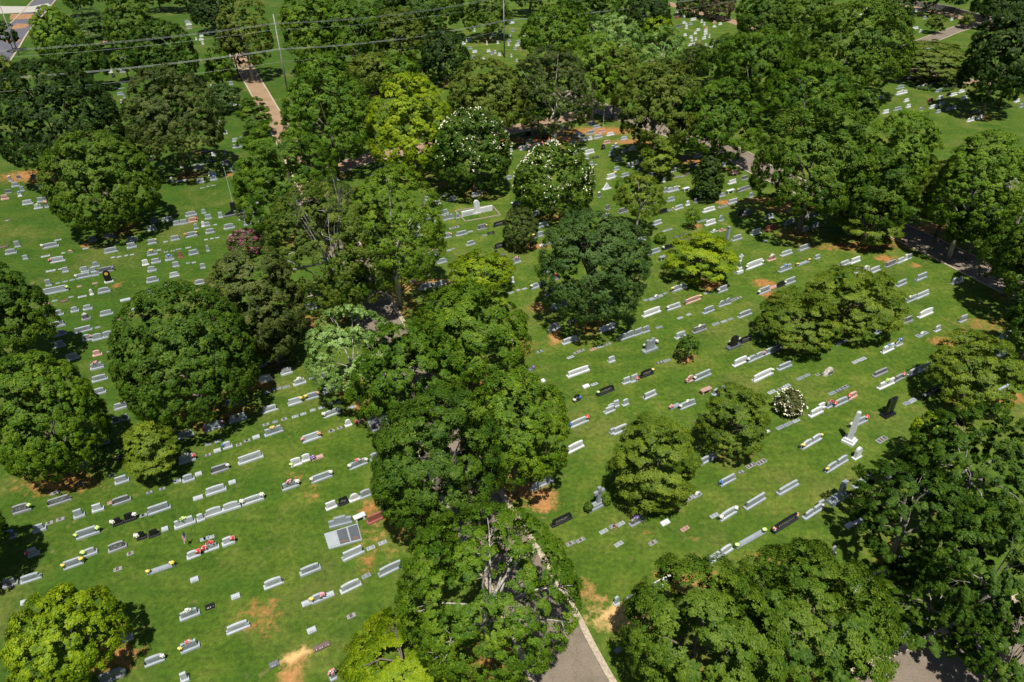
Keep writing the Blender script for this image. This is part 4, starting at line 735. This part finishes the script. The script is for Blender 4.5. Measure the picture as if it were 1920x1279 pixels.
def build_stones():
    rnd = random.Random(11); sizes = sorted([(float(r.split()[1])-float(r.split()[0])) for t in TILES.values() for r in t.split(';') if r.split()[3][0] == 'c' and 'T:' not in r], reverse=True)
    small = sizes[min(len(sizes)-1, 268)]; heap = MB(); hm = [stone(c_) for c_ in 'whgdkrp']+[rough_stone(c_) for c_ in 'whgdkrp']
    for (tx, ty), txt in TILES.items():
        for rec in txt.split(';'):
            q = rec.split(); l, r, y = map(float, q[:3]); fl = q[4] if len(q) > 4 else ''
            if q[3][0] == 'c' and r-l <= small and 'T:' not in fl:
                far_stone(heap, tx+(l+r)/2/4.995, ty+y/4.995-.6, (r-l)/4.995, q[3][1], rnd); continue
            headstone(tx+(l+r)/2/4.995, ty+y/4.995-.6, (r-l)/4.995, q[3], fl, rnd)

    o = heap.build('distant_headstones', hm); tag(o, 'hundreds of small pale and grey headstones in the farther rows', 'headstones', kind='stuff')
def far_stone(mb, px, py, wpx, col, rnd):
    p = at(px, py); an = row_angle(px, py)+rnd.uniform(-.04, .04); d = np.array([math.cos(an), math.sin(an), 0]); n_ = np.array([math.sin(an), -math.cos(an), 0])
    W = float(np.clip(wpx/abs(pix(p+d*.5)[0]-pix(p-d*.5)[0]), .6, 3)); h = rnd.uniform(.38, .52); ci = 'whgdkrp'.index(col); c0 = p-n_*.19; t = MB()
    t.box((0, 0, .07), (W, .38, .14), 7+ci, bev=.01); t.prism([(x, z+.14) for x, z in die_profile(W*.86, h, rnd.choice(['flat', 'serp', 'oval']))], -.085, .085, 7+ci, ci)
    c_, s_ = math.cos(an), math.sin(an); o_ = len(mb.v)
    mb.v += [(c0[0]+x*c_-y*s_, c0[1]+x*s_+y*c_, z) for x, y, z in t.v]; mb.f += [tuple(i+o_ for i in f) for f in t.f]; mb.m += t.m

# ---------------------------------------------------------------- the monuments that stand out
def frame(px, py, turn=0):
    p = at(px, py); an = row_angle(px, py)+turn; return p, an
def place(o, px, py, desc, name, cat, top=1.0, group=None):
    PLACED.append(dict(o=o, px=px, py=py, desc=desc, name=name, cat=cat, group=group, own=True))
def monuments():
    # tall white obelisk on a stepped base
    p, an = frame(1592, 828, .25); o = empty('obelisk', p, an); W = stone('w')
    MB().box((0, 0, .11), (1.02, 1.02, .22), bev=.02).box((0, 0, .32), (.76, .76, .2), bev=.02).build('base', W, o)
    MB().box((0, 0, 1.83), (.44, .44, 2.82), top=.68).add([(-.15, -.15, 3.24), (.15, -.15, 3.24), (.15, .15, 3.24), (-.15, .15, 3.24), (0, 0, 3.4)], [(0, 1, 4), (1, 2, 4), (2, 3, 4), (3, 0, 4)]).build('shaft', W, o)
    MB().box((.0, -.212, .95), (.2, .02, .22)).build('plaque', stone('k'), o)
    place(o, 1597, 805, 'tall tapering white obelisk on a stepped base beside the yellow-topped tree', 'tall white obelisk', 'obelisk')
    # slender column
    p, an = frame(1362, 456); o = empty('memorial_column', p, an); G = stone('g')
    MB().box((0, 0, .12), (.75, .75, .24), bev=.02).box((0, 0, .34), (.52, .52, .2), bev=.02).build('base', G, o)
    MB().box((0, 0, 1.32), (.36, .36, 1.76), top=.8).build('shaft', G, o)
    MB().box((0, 0, 2.25), (.36, .36, .1), bev=.02).build('cap', G, o)
    place(o, 1365, 440, 'slender pale grey stone column with a square cap on the open lawn', 'slender grey column', 'column')
    # cross on a pedestal
    p, an = frame(1384, 511); o = empty('pedestal_cross', p, an)
    MB().box((0, 0, .18), (.9, .75, .36), bev=.03).box((0, 0, .55), (.55, .5, .4), bev=.03).build('pedestal', W, o)
    mb = MB(); mb.tube([(0, 0, .7), (0, 0, 1.5), (0, 0, 1.65)], [.2, .13, .17], 8); mb.build('shaft', W, o, smooth=True)
    MB().box((0, 0, 2.0), (.2, .16, .8)).box((0, -.002, 2.1), (.62, .15, .2)).build('cross', W, o)
    place(o, 1383, 498, 'white cross standing on a carved pedestal right of the rounded yellow tree', 'white pedestal cross', 'cross monument')
    # big grey cross with shrubs
    p, an = frame(1122, 954); o = empty('cross_monument', p+np.array([-.0, .3, 0]), an)
    MB().box((0, 0, .09), (2.1, .6, .18), bev=.02).build('base', G, o); MB().box((0, 0, .3), (1.15, .4, .24), bev=.02).build('plinth', G, o)
    MB().box((0, 0, 1.22), (.28, .22, 1.6)).box((0, -.002, 1.52), (.95, .216, .28)).build('cross', G, o)
    for s_ in (-1, 1): MB().box((s_*.86, 0, .28), (.2, .3, .2), bev=.03).build('urn', G, o)
    place(o, 1123, 938, 'grey stone cross monument on a wide base between two clipped shrubs', 'grey cross monument', 'cross monument')
    # brown cross
    p, an = frame(792, 501); o = empty('stone_cross', p, an); B = mat('sandstone', (.30, .25, .19), .9, .2, speckle())
    MB().box((0, 0, .1), (.7, .5, .2), bev=.02).build('base', B, o); MB().box((0, 0, .9), (.2, .16, 1.4)).box((0, -.002, 1.22), (.72, .156, .2)).build('cross', B, o)
    place(o, 790, 490, 'brown sandstone cross in the shade beside blue and yellow bouquets', 'brown sandstone cross', 'cross monument')
    for x, c_ in ((785, 'b'), (800, 'y')):
        q = at(x, 504); bouquet((q[0], q[1], .02), c_, 'V', 0, True, x, 503)
    # white tablet with wings in a kerbed plot
    a_, b_ = at(768+485/5, 256+752/5), at(768+775/5, 256+690/5); p = (a_+b_)/2; an = math.atan2(b_[1]-a_[1], b_[0]-a_[0]); L = np.linalg.norm(b_-a_)
    o = empty('family_monument', p, an)
    for s_ in (-1, 1): MB().box((s_*(L/4+.2), 0, .36), (L/2-.42, .24, .72), bev=.02).build('wing', W, o)
    mb = MB(); slab(mb, die_profile(.78, 1.75, 'round', 13), -.16, .16, .18); mb.build('tablet', W, o); MB().box((0, 0, .09), (.95, .5, .18)).build('base', W, o)
    MB().box((-L/4-.2, -.128, .36), (L/3.4, .014, .4)).build('plaque', panel_mat('w'), o)
    place(o, 890, 395, 'tall round-topped white tablet with two low wing walls', 'white winged family tablet', 'family monument')
    kb = MB(); pts = [at(853, 396), at(922, 386), at(938, 404), at(872, 416)]
    for i in range(4):
        u, v = pts[i], pts[(i+1) % 4]; t = unit(v-u); n_ = np.array([-t[1], t[0], 0])*.07
        kb.add([u-n_, v-n_, v+n_, u+n_, u-n_+[0, 0, .12], v-n_+[0, 0, .12], v+n_+[0, 0, .12], u+n_+[0, 0, .12]], [(4, 5, 6, 7), (0, 1, 5, 4), (1, 2, 6, 5), (2, 3, 7, 6), (3, 0, 4, 7)])
    o = kb.build('plot_curb', mat('sandstone', (.3, .25, .19))); place(o, 900, 402, 'tan stone curb framing the plot of the white winged tablet', '', 'curb')
    # black pair of tall slabs
    p, an = frame(1664, 778); o = empty('black_slab_monument', p, an); K = stone('k')
    MB().box((0, 0, .1), (1.35, .7, .2), bev=.02).build('base', K, o)
    for s_ in (-1, 1): MB().box((s_*.27, 0, 1.05), (.44, .26, 1.7), bev=.02).build('slab', K, o)
    place(o, 1665, 765, 'twin tall polished black slabs on a black base in open lawn', 'twin black slab tower', 'monument')
    # black winged monument with tower
    p, an = frame(441, 402.5); an += .05; o = empty('winged_monument', p, an)
    MB().box((0, .1, .08), (3.1, .8, .16), bev=.02).build('base', stone('d'), o)
    for s_ in (-1, 1):
        pr = [(0, 0), (s_*1.25, 0), (s_*1.25, .12), (0, .62)]; pr = pr if s_ > 0 else pr[::-1]
        mb = MB(); slab(mb, [(x+s_*.02, z) for x, z in pr], 0, .25, .16); mb.build('wing', K, o)
    MB().box((0, .14, .95), (.74, .3, 1.6), bev=.02).build('tower', K, o); MB().lathe([(.14, 0), (.12, .3), (.16, .5)], (.05, -.25, .16), 8).build('urn', G, o)
    place(o, 439, 388, 'black winged monument with a central tower at the end of a lawn row', 'black winged monument', 'monument')
    # black open arch
    p, an = frame(392, 304); o = empty('open_arch_monument', p, an)
    MB().box((0, 0, .08), (1.5, .5, .16)).build('base', K, o)
    for s_ in (-1, 1): MB().box((s_*.55, 0, .9), (.16, .3, 1.5)).build('pillar', K, o)
    MB().box((0, 0, 1.72), (1.6, .36, .16)).build('lintel', K, o); MB().lathe([(.12, 0), (.2, .15), (.1, .4), (.15, .6)], (0, 0, .16), 10).build('urn', mat('sandstone', (.3, .25, .19)), o)
    place(o, 392, 295, 'black stone gateway of two pillars and a lintel over an urn', 'black gateway memorial', 'monument')
    # tall black tablet with gold emblem
    p, an = frame(205, 529); o = empty('tall_headstone', p, an)
    MB().box((0, 0, .08), (.95, .42, .16)).build('base', W, o); mb = MB(); slab(mb, die_profile(.72, 1.35, 'oval'), -.1, .1, .16); mb.build('tablet', K, o)
    mb = MB(); mb.prism([(.2*math.cos(t), 1.15+.2*math.sin(t)) for t in np.linspace(0, 2*math.pi, 15)[:-1]], -.112, -.1); mb.build('emblem', mat('gilt', (.5, .34, .05), .4), o)
    place(o, 202, 518, 'tall black tablet with a gold round emblem on a white base', 'black tablet with gold emblem', 'headstone')
    # tall black tablet, white vases
    p, an = frame(1375, 651); o = empty('tall_headstone', p, an)
    MB().box((0, 0, .1), (1.7, .55, .2), bev=.01).build('base', stone('d'), o); mb = MB(); slab(mb, die_profile(.82, 1.15, 'serp'), -.12, .12, .2); mb.build('tablet', K, o)
    place(o, 1378, 636, 'tall polished black tablet on a grey base with white flowers', 'tall black tablet', 'headstone')
    for x, y in ((1368, 647), (1387, 641)): q = at(x, y); bouquet((q[0], q[1], .22), 'w', 'V', 0, True, x, y)
    # tall light double tablet
    p, an = frame(1218, 657); o = empty('tall_headstone', p, an)
    MB().box((0, 0, .1), (1.75, .6, .2), bev=.01).build('base', G, o); mb = MB(); slab(mb, die_profile(1.0, 1.2, 'notch'), -.12, .12, .2); mb.build('tablet', G, o)
    for s_ in (-1, 1): MB().box((s_*.2, -.125, .98), (.24, .012, .3)).build('plaque', panel_mat('g'), o)
    place(o, 1220, 643, 'tall light grey tablet with a notched top between two bouquets', 'tall notched grey tablet', 'headstone')
    for x, y in ((1208, 653), (1231, 645)): q = at(x, y); bouquet((q[0], q[1], .24), 'w', 'V', 0, True, x, y)
    # obelisk-like shaded monument
    p, an = frame(1571, 936); o = empty('pillar_monument', p, an)
    MB().box((0, 0, .14), (2.1, .7, .28), bev=.02).box((0, 0, .4), (1.2, .5, .24), bev=.02).build('base', G, o); MB().box((.15, 0, 1.2), (.5, .3, 1.36), bev=.03).build('pillar', G, o)
    place(o, 1570, 920, 'pale pillar monument on a wide stepped base in dappled shade', 'shaded pillar monument', 'monument')
    # white angel-like upright
    p, an = frame(1606, 858); o = empty('carved_headstone', p, an); mb = MB(); slab(mb, die_profile(.62, 1.0, 'round', 11), -.12, .12, .12); mb.build('tablet', W, o); MB().box((0, 0, .06), (.9, .4, .12)).build('base', W, o)
    place(o, 1607, 848, 'bright white round-topped tablet at the end of a row behind elm leaves', '', 'headstone')
    # white triangular stone
    p, an = frame(1137, 354.5); o = empty('triangular_headstone', p, an); MB().box((0, 0, .06), (1.5, .5, .12)).build('base', W, o)
    mb = MB(); slab(mb, [(-.62, 0), (.62, 0), (.05, .85)], -.12, .12, .12); mb.build('tablet', W, o)
    place(o, 1137, 350, 'white triangular headstone pointing up on a flat base', 'white triangular headstone', 'headstone')
    # boulder
    p, an = frame(1551, 700); o = empty('boulder_headstone', p, an); rg = np.random.default_rng(3); mb = MB(); k = 14; rings = 5; vs = []
    for i in range(rings):
        f = i/(rings-1)
        for j in range(k):
            t = 2*math.pi*j/k; r = (1-f**2.2*.75)*(1+.1*rg.normal()); vs.append((.72*r*math.cos(t), .34*r*math.sin(t)*(1-.3*f), f*.72*(1+.05*rg.normal())))
    mb.add(vs, [(i*k+j, i*k+(j+1) % k, (i+1)*k+(j+1) % k, (i+1)*k+j) for i in range(rings-1) for j in range(k)]+[tuple(range((rings-1)*k, rings*k))]); mb.build('boulder', mat('fieldstone', (.42, .39, .34), .9, .2, speckle(4, .6, 1.25, .5)), o)
    MB().box((0, -.37, .34), (.6, .03, .26)).build('plaque', stone('d'), o)
    place(o, 1552, 693, 'rough tan boulder used as a headstone', 'rough boulder headstone', 'headstone')
    # family ledgers
    def ledger(c4, cols, h, desc, name, stones=True):
        P4 = [at(*q) for q in c4]; mb = MB(); pc = sum(P4)/4; o = empty('grave_ledger', pc)
        mb.add([q-pc for q in P4]+[q-pc+np.array([0, 0, h]) for q in P4], [(4, 5, 6, 7), (0, 1, 5, 4), (1, 2, 6, 5), (2, 3, 7, 6), (3, 0, 4, 7)]); mb.build('slab', rough_stone(cols[0]), o)
        n = len(cols)-1
        for i, cl in enumerate(cols[1:]):
            f0, f1 = (i+.07)/n, (i+.93)/n; lo = lambda f, g: (P4[0]*(1-f)+P4[1]*f)*(1-g)+(P4[3]*(1-f)+P4[2]*f)*g-pc
            q = [lo(f0, .08), lo(f1, .08), lo(f1, .92), lo(f0, .92)]; m2 = MB(); m2.add([a_+np.array([0, 0, h-.01]) for a_ in q]+[a_+np.array([0, 0, h+.05]) for a_ in q], [(4, 5, 6, 7), (0, 1, 5, 4), (1, 2, 6, 5), (2, 3, 7, 6), (3, 0, 4, 7)])
            m2.build('grave_cover', stone(cl), o)
            if cl == 'd' or cl == 'g':
                q = [lo(f0*.8+f1*.2, .12), lo(f0*.2+f1*.8, .12), lo(f0*.2+f1*.8, .24), lo(f0*.8+f1*.2, .24)]; m3 = MB(); m3.add([a_+np.array([0, 0, h+.045]) for a_ in q]+[a_+np.array([0, 0, h+.062]) for a_ in q], [(4, 5, 6, 7), (0, 1, 5, 4), (1, 2, 6, 5), (2, 3, 7, 6), (3, 0, 4, 7)]); m3.build('plaque', mat('bronze_plate', (.16, .10, .07), .5), o)
        place(o, sum(q[0] for q in c4)/4, sum(q[1] for q in c4)/4, desc, name, 'grave slab')
    ledger([(617, 1031), (679, 1014), (671, 983), (608, 1003)], 'ghdd', .12, 'three-grave ledger of grey slabs with bronze plates', 'three-grave grey ledger')
    ledger([(697, 811), (733, 803), (722, 778), (687, 784)], 'dd', .14, 'single dark slab grave at the shadow edge of the dark maple', 'dark slab grave')
    ledger([(1272, 455), (1297, 447), (1289, 438), (1261, 445)], 'nddd', .08, 'tan-framed ledger with dark panels behind the rounded yellow tree', 'tan-framed ledger')
    a_, b_ = at(616, 993), at(659, 982); p = (a_+b_)/2; an = math.atan2(b_[1]-a_[1], b_[0]-a_[0]); L = np.linalg.norm(b_-a_); o = empty('stepped_headstone', p+np.array([0, .25, 0]), an)
    MB().box((0, 0, .08), (L, .5, .16)).build('base', G, o); MB().box((0, 0, .48), (L*.5, .2, .64), bev=.01).box((-L*.36, 0, .36), (L*.26, .18, .4), bev=.01).box((L*.36, 0, .36), (L*.26, .18, .4), bev=.01).build('tablet', G, o)
    place(o, 637, 985, 'stepped grey three-part headstone at the head of the ledger', '', 'headstone')
    # flags and poles
    p = at(357, 1026); o = empty('small_flag', p, .4); mb = MB(); mb.tube([(0, 0, 0), (-.02, 0, 1.75)], [.012, .010], 6); mb.build('pole', stone('k'), o)
    rg = 9; vs, fs, mi = [], [], []
    for i in range(8):
        for j in range(10):
            vs.append((-.02-.034*i, .07*math.sin(i*1.3+j*.3), 1.72-j*.085-i*.06))
    for i in range(7):
        for j in range(9): fs.append((i*10+j, (i+1)*10+j, (i+1)*10+j+1, i*10+j+1)); mi.append(0 if (i < 4 and j < 5) else 1+(i % 2))
    m2 = MB(); m2.v, m2.f, m2.m = vs, fs, mi; m2.build('flag', [mat('flag_blue', (.02, .05, .28), .8), mat('flag_white', (.75, .75, .72), .8), mat('flag_red', (.55, .03, .04), .8)], o)
    place(o, 352, 1012, 'small drooping red, white and blue flag on a short pole by a white headstone', 'small striped flag', 'flag')
    for px, py, h, desc, nm in ((436, 379, 5.0, 'thin tall white flagpole behind the black winged monument', 'thin white flagpole'), (1131, 239, 2.9, 'short bare white pole in a row of graves near the sandy road', 'short white pole')):
        p = at(px, py); o = empty('flagpole', p); mb = MB(); mb.tube([(0, 0, 0), (0, 0, h)], [.025, .014], 8); mb.build('pole', M_metal, o); mb = MB(); mb.lathe([(.02, 0), (.08, .05), (.08, .12), (.01, .17)], (0, 0, h), 8); mb.build('finial', mat('gilt_green', (.3, .45, .12)), o)
        place(o, px, py-20, desc, nm, 'flagpole')
    # low retaining wall at the top right
    E = smooth([at(*q) for q in ((1690, 9), (1760, 18), (1800, 28), (1850, 42))]); mb = MB(); n = len(E); B = offset(E, -.5)
    vs = [(*q, 0) for q in E]+[(*q, 1.3) for q in E]+[(*q, 1.3) for q in B]+[(*q, 0) for q in B]
    mb.add(vs, [(a_*n+i, a_*n+i+1, b_*n+i+1, b_*n+i) for i in range(n-1) for a_, b_ in ((0, 1), (1, 2), (2, 3))])
    o = mb.build('retaining_wall', mat('rubble_wall', (.2, .18, .17), .95, .2, speckle(2.5, .5, 1.4, .3))); place(o, 1770, 24, 'long low grey rubble wall beyond the upper right road', 'low rubble wall', 'wall')

# ---------------------------------------------------------------- poles and wires
def poles():
    spec = [((541, 180), 15.1, (13.4, 8.8), 'grey utility pole with two sets of wires beside the sandy drive', 'grey roadside utility pole'), ((946, 108), 15.6, (12.8, 7.85), 'grey utility pole rising out of the top edge above a grave lawn', 'topmost utility pole'), ((36, 104), 13.0, (11.7, 6.8), 'utility pole beside the dark asphalt road', 'corner utility pole')]
    tops = []
    for (px, py), h, arms, desc, nm in spec:
        p = at(px, py); o = empty('utility_pole', p, math.radians(70)); mb = MB(); mb.tube([(0, 0, -.2), (0, 0, h)], [.17, .10], 10); mb.build('pole', M_wood, o, smooth=True)
        for z in arms:
            MB().box((0, 0, z), (1.1, .12, .12)).build('crossarm', M_wood, o)
            mb = MB(); [mb.lathe([(.05, 0), (.07, .06), (.04, .16)], (x, 0, z+.06), 6) for x in (-.5, 0, .5)]; mb.build('insulator', stone('g'), o)
        tops.append((p, h)); place(o, px, py-50, desc, nm, 'utility pole')
    def span(a_, b_, za, zb, off, sag, r, desc, key):
        d = unit((b_-a_)*np.array([1, 1, 0])); n_ = np.array([-d[1], d[0], 0])*off; pts = []
        for i in range(13):
            f = i/12; q = a_*(1-f)+b_*f+n_; pts.append((q[0], q[1], za*(1-f)+zb*f-sag*4*f*(1-f)))
        mb = MB(); mb.tube(pts, [r]*13, 4); o = mb.build('overhead_wire', M_wire)
        m_ = pix(pts[6]); PLACED.append(dict(o=o, px=m_[0], py=m_[1], desc=desc, name='', cat='wire', group='overhead wires', own=True))
    (p2, h2), (p3, h3), _ = tops; p0 = at(-160, 255); p4 = at(1480, 25)
    A, B_, C_, D_ = (13.5, 12.4, 9.0, 6.8), (13.5, 12.4, 8.9, 6.6), (12.9, 11.5, 7.95, 6.0), (12.9, 11.5, 7.9, 6.0)
    for a_, b_, ha, hb, w_ in ((p0, p2, A, B_, 'west of the grey roadside pole'), (p2, p3, B_, C_, 'between the two grey wooden poles'), (p3, p4, C_, D_, 'east of the topmost pole')):
        for q, off, r, nm_ in ((0, -.45, .016, 'rear upper wire'), (0, .45, .016, 'front upper wire'), (1, .1, .014, 'middle wire'), (2, -.4, .028, 'rear lower cable'), (2, .4, .028, 'front lower cable'), (3, 0, .016, 'lowest cable')):
            span(a_, b_, ha[q], hb[q], off, 1.0, r, f'{nm_} of the bundle {w_}', q)

# ---------------------------------------------------------------- names that single each thing out
ORD = ['', 'second ', 'third ', 'fourth ', 'fifth ', 'sixth ', 'seventh ', 'eighth ', 'ninth ', 'tenth ', 'eleventh ', 'twelfth ', 'thirteenth ', 'fourteenth ', 'fifteenth ', 'sixteenth ', 'seventeenth ', 'eighteenth ', 'nineteenth ', 'twentieth ']
def write_labels():
    marks = [q for q in PLACED if q.get('name')]
    for q in PLACED:
        if q.get('own'): q['label'] = q['desc']; continue
        if q.get('name'): q['label'] = q['name'] if len(q['name'].split()) >= 4 else q['name']+' on the lawn'; continue
    buckets = {}
    for q in PLACED:
        if 'label' in q: continue
        m = min((k for k in marks if k is not q), key=lambda k: math.hypot(k['px']-q['px'], (k['py']-q['py'])*1.3))
        dx, dy = q['px']-m['px'], q['py']-m['py']
        side = ('right of' if dx > 0 else 'left of') if abs(dx) > abs(dy) else ('in front of' if dy > 0 else 'behind')
        buckets.setdefault((q['desc'], side, m['name']), []).append((math.hypot(dx, dy), q))
    for (ds, side, nm), L in buckets.items():
        L.sort(key=lambda t: t[0])
        for i, (_, q) in enumerate(L):
            ex = q.get('extra', ''); t = f"{ds}{ex}, {ORD[i]}{side} the {nm}" if len(L) > 1 else f"{ds}{ex} {side} the {nm}"
            if len(t.split()) > 16: t = f"{ds}, {ORD[i]}{side} the {nm}"
            q['label'] = t
    for q in PLACED: tag(q['o'], q['label'], q['cat'], q.get('group'))

random.seed(4)
solve_trees(); build_trees(); build_ground(); all_roads(); build_stones(); monuments(); poles(); write_labels()
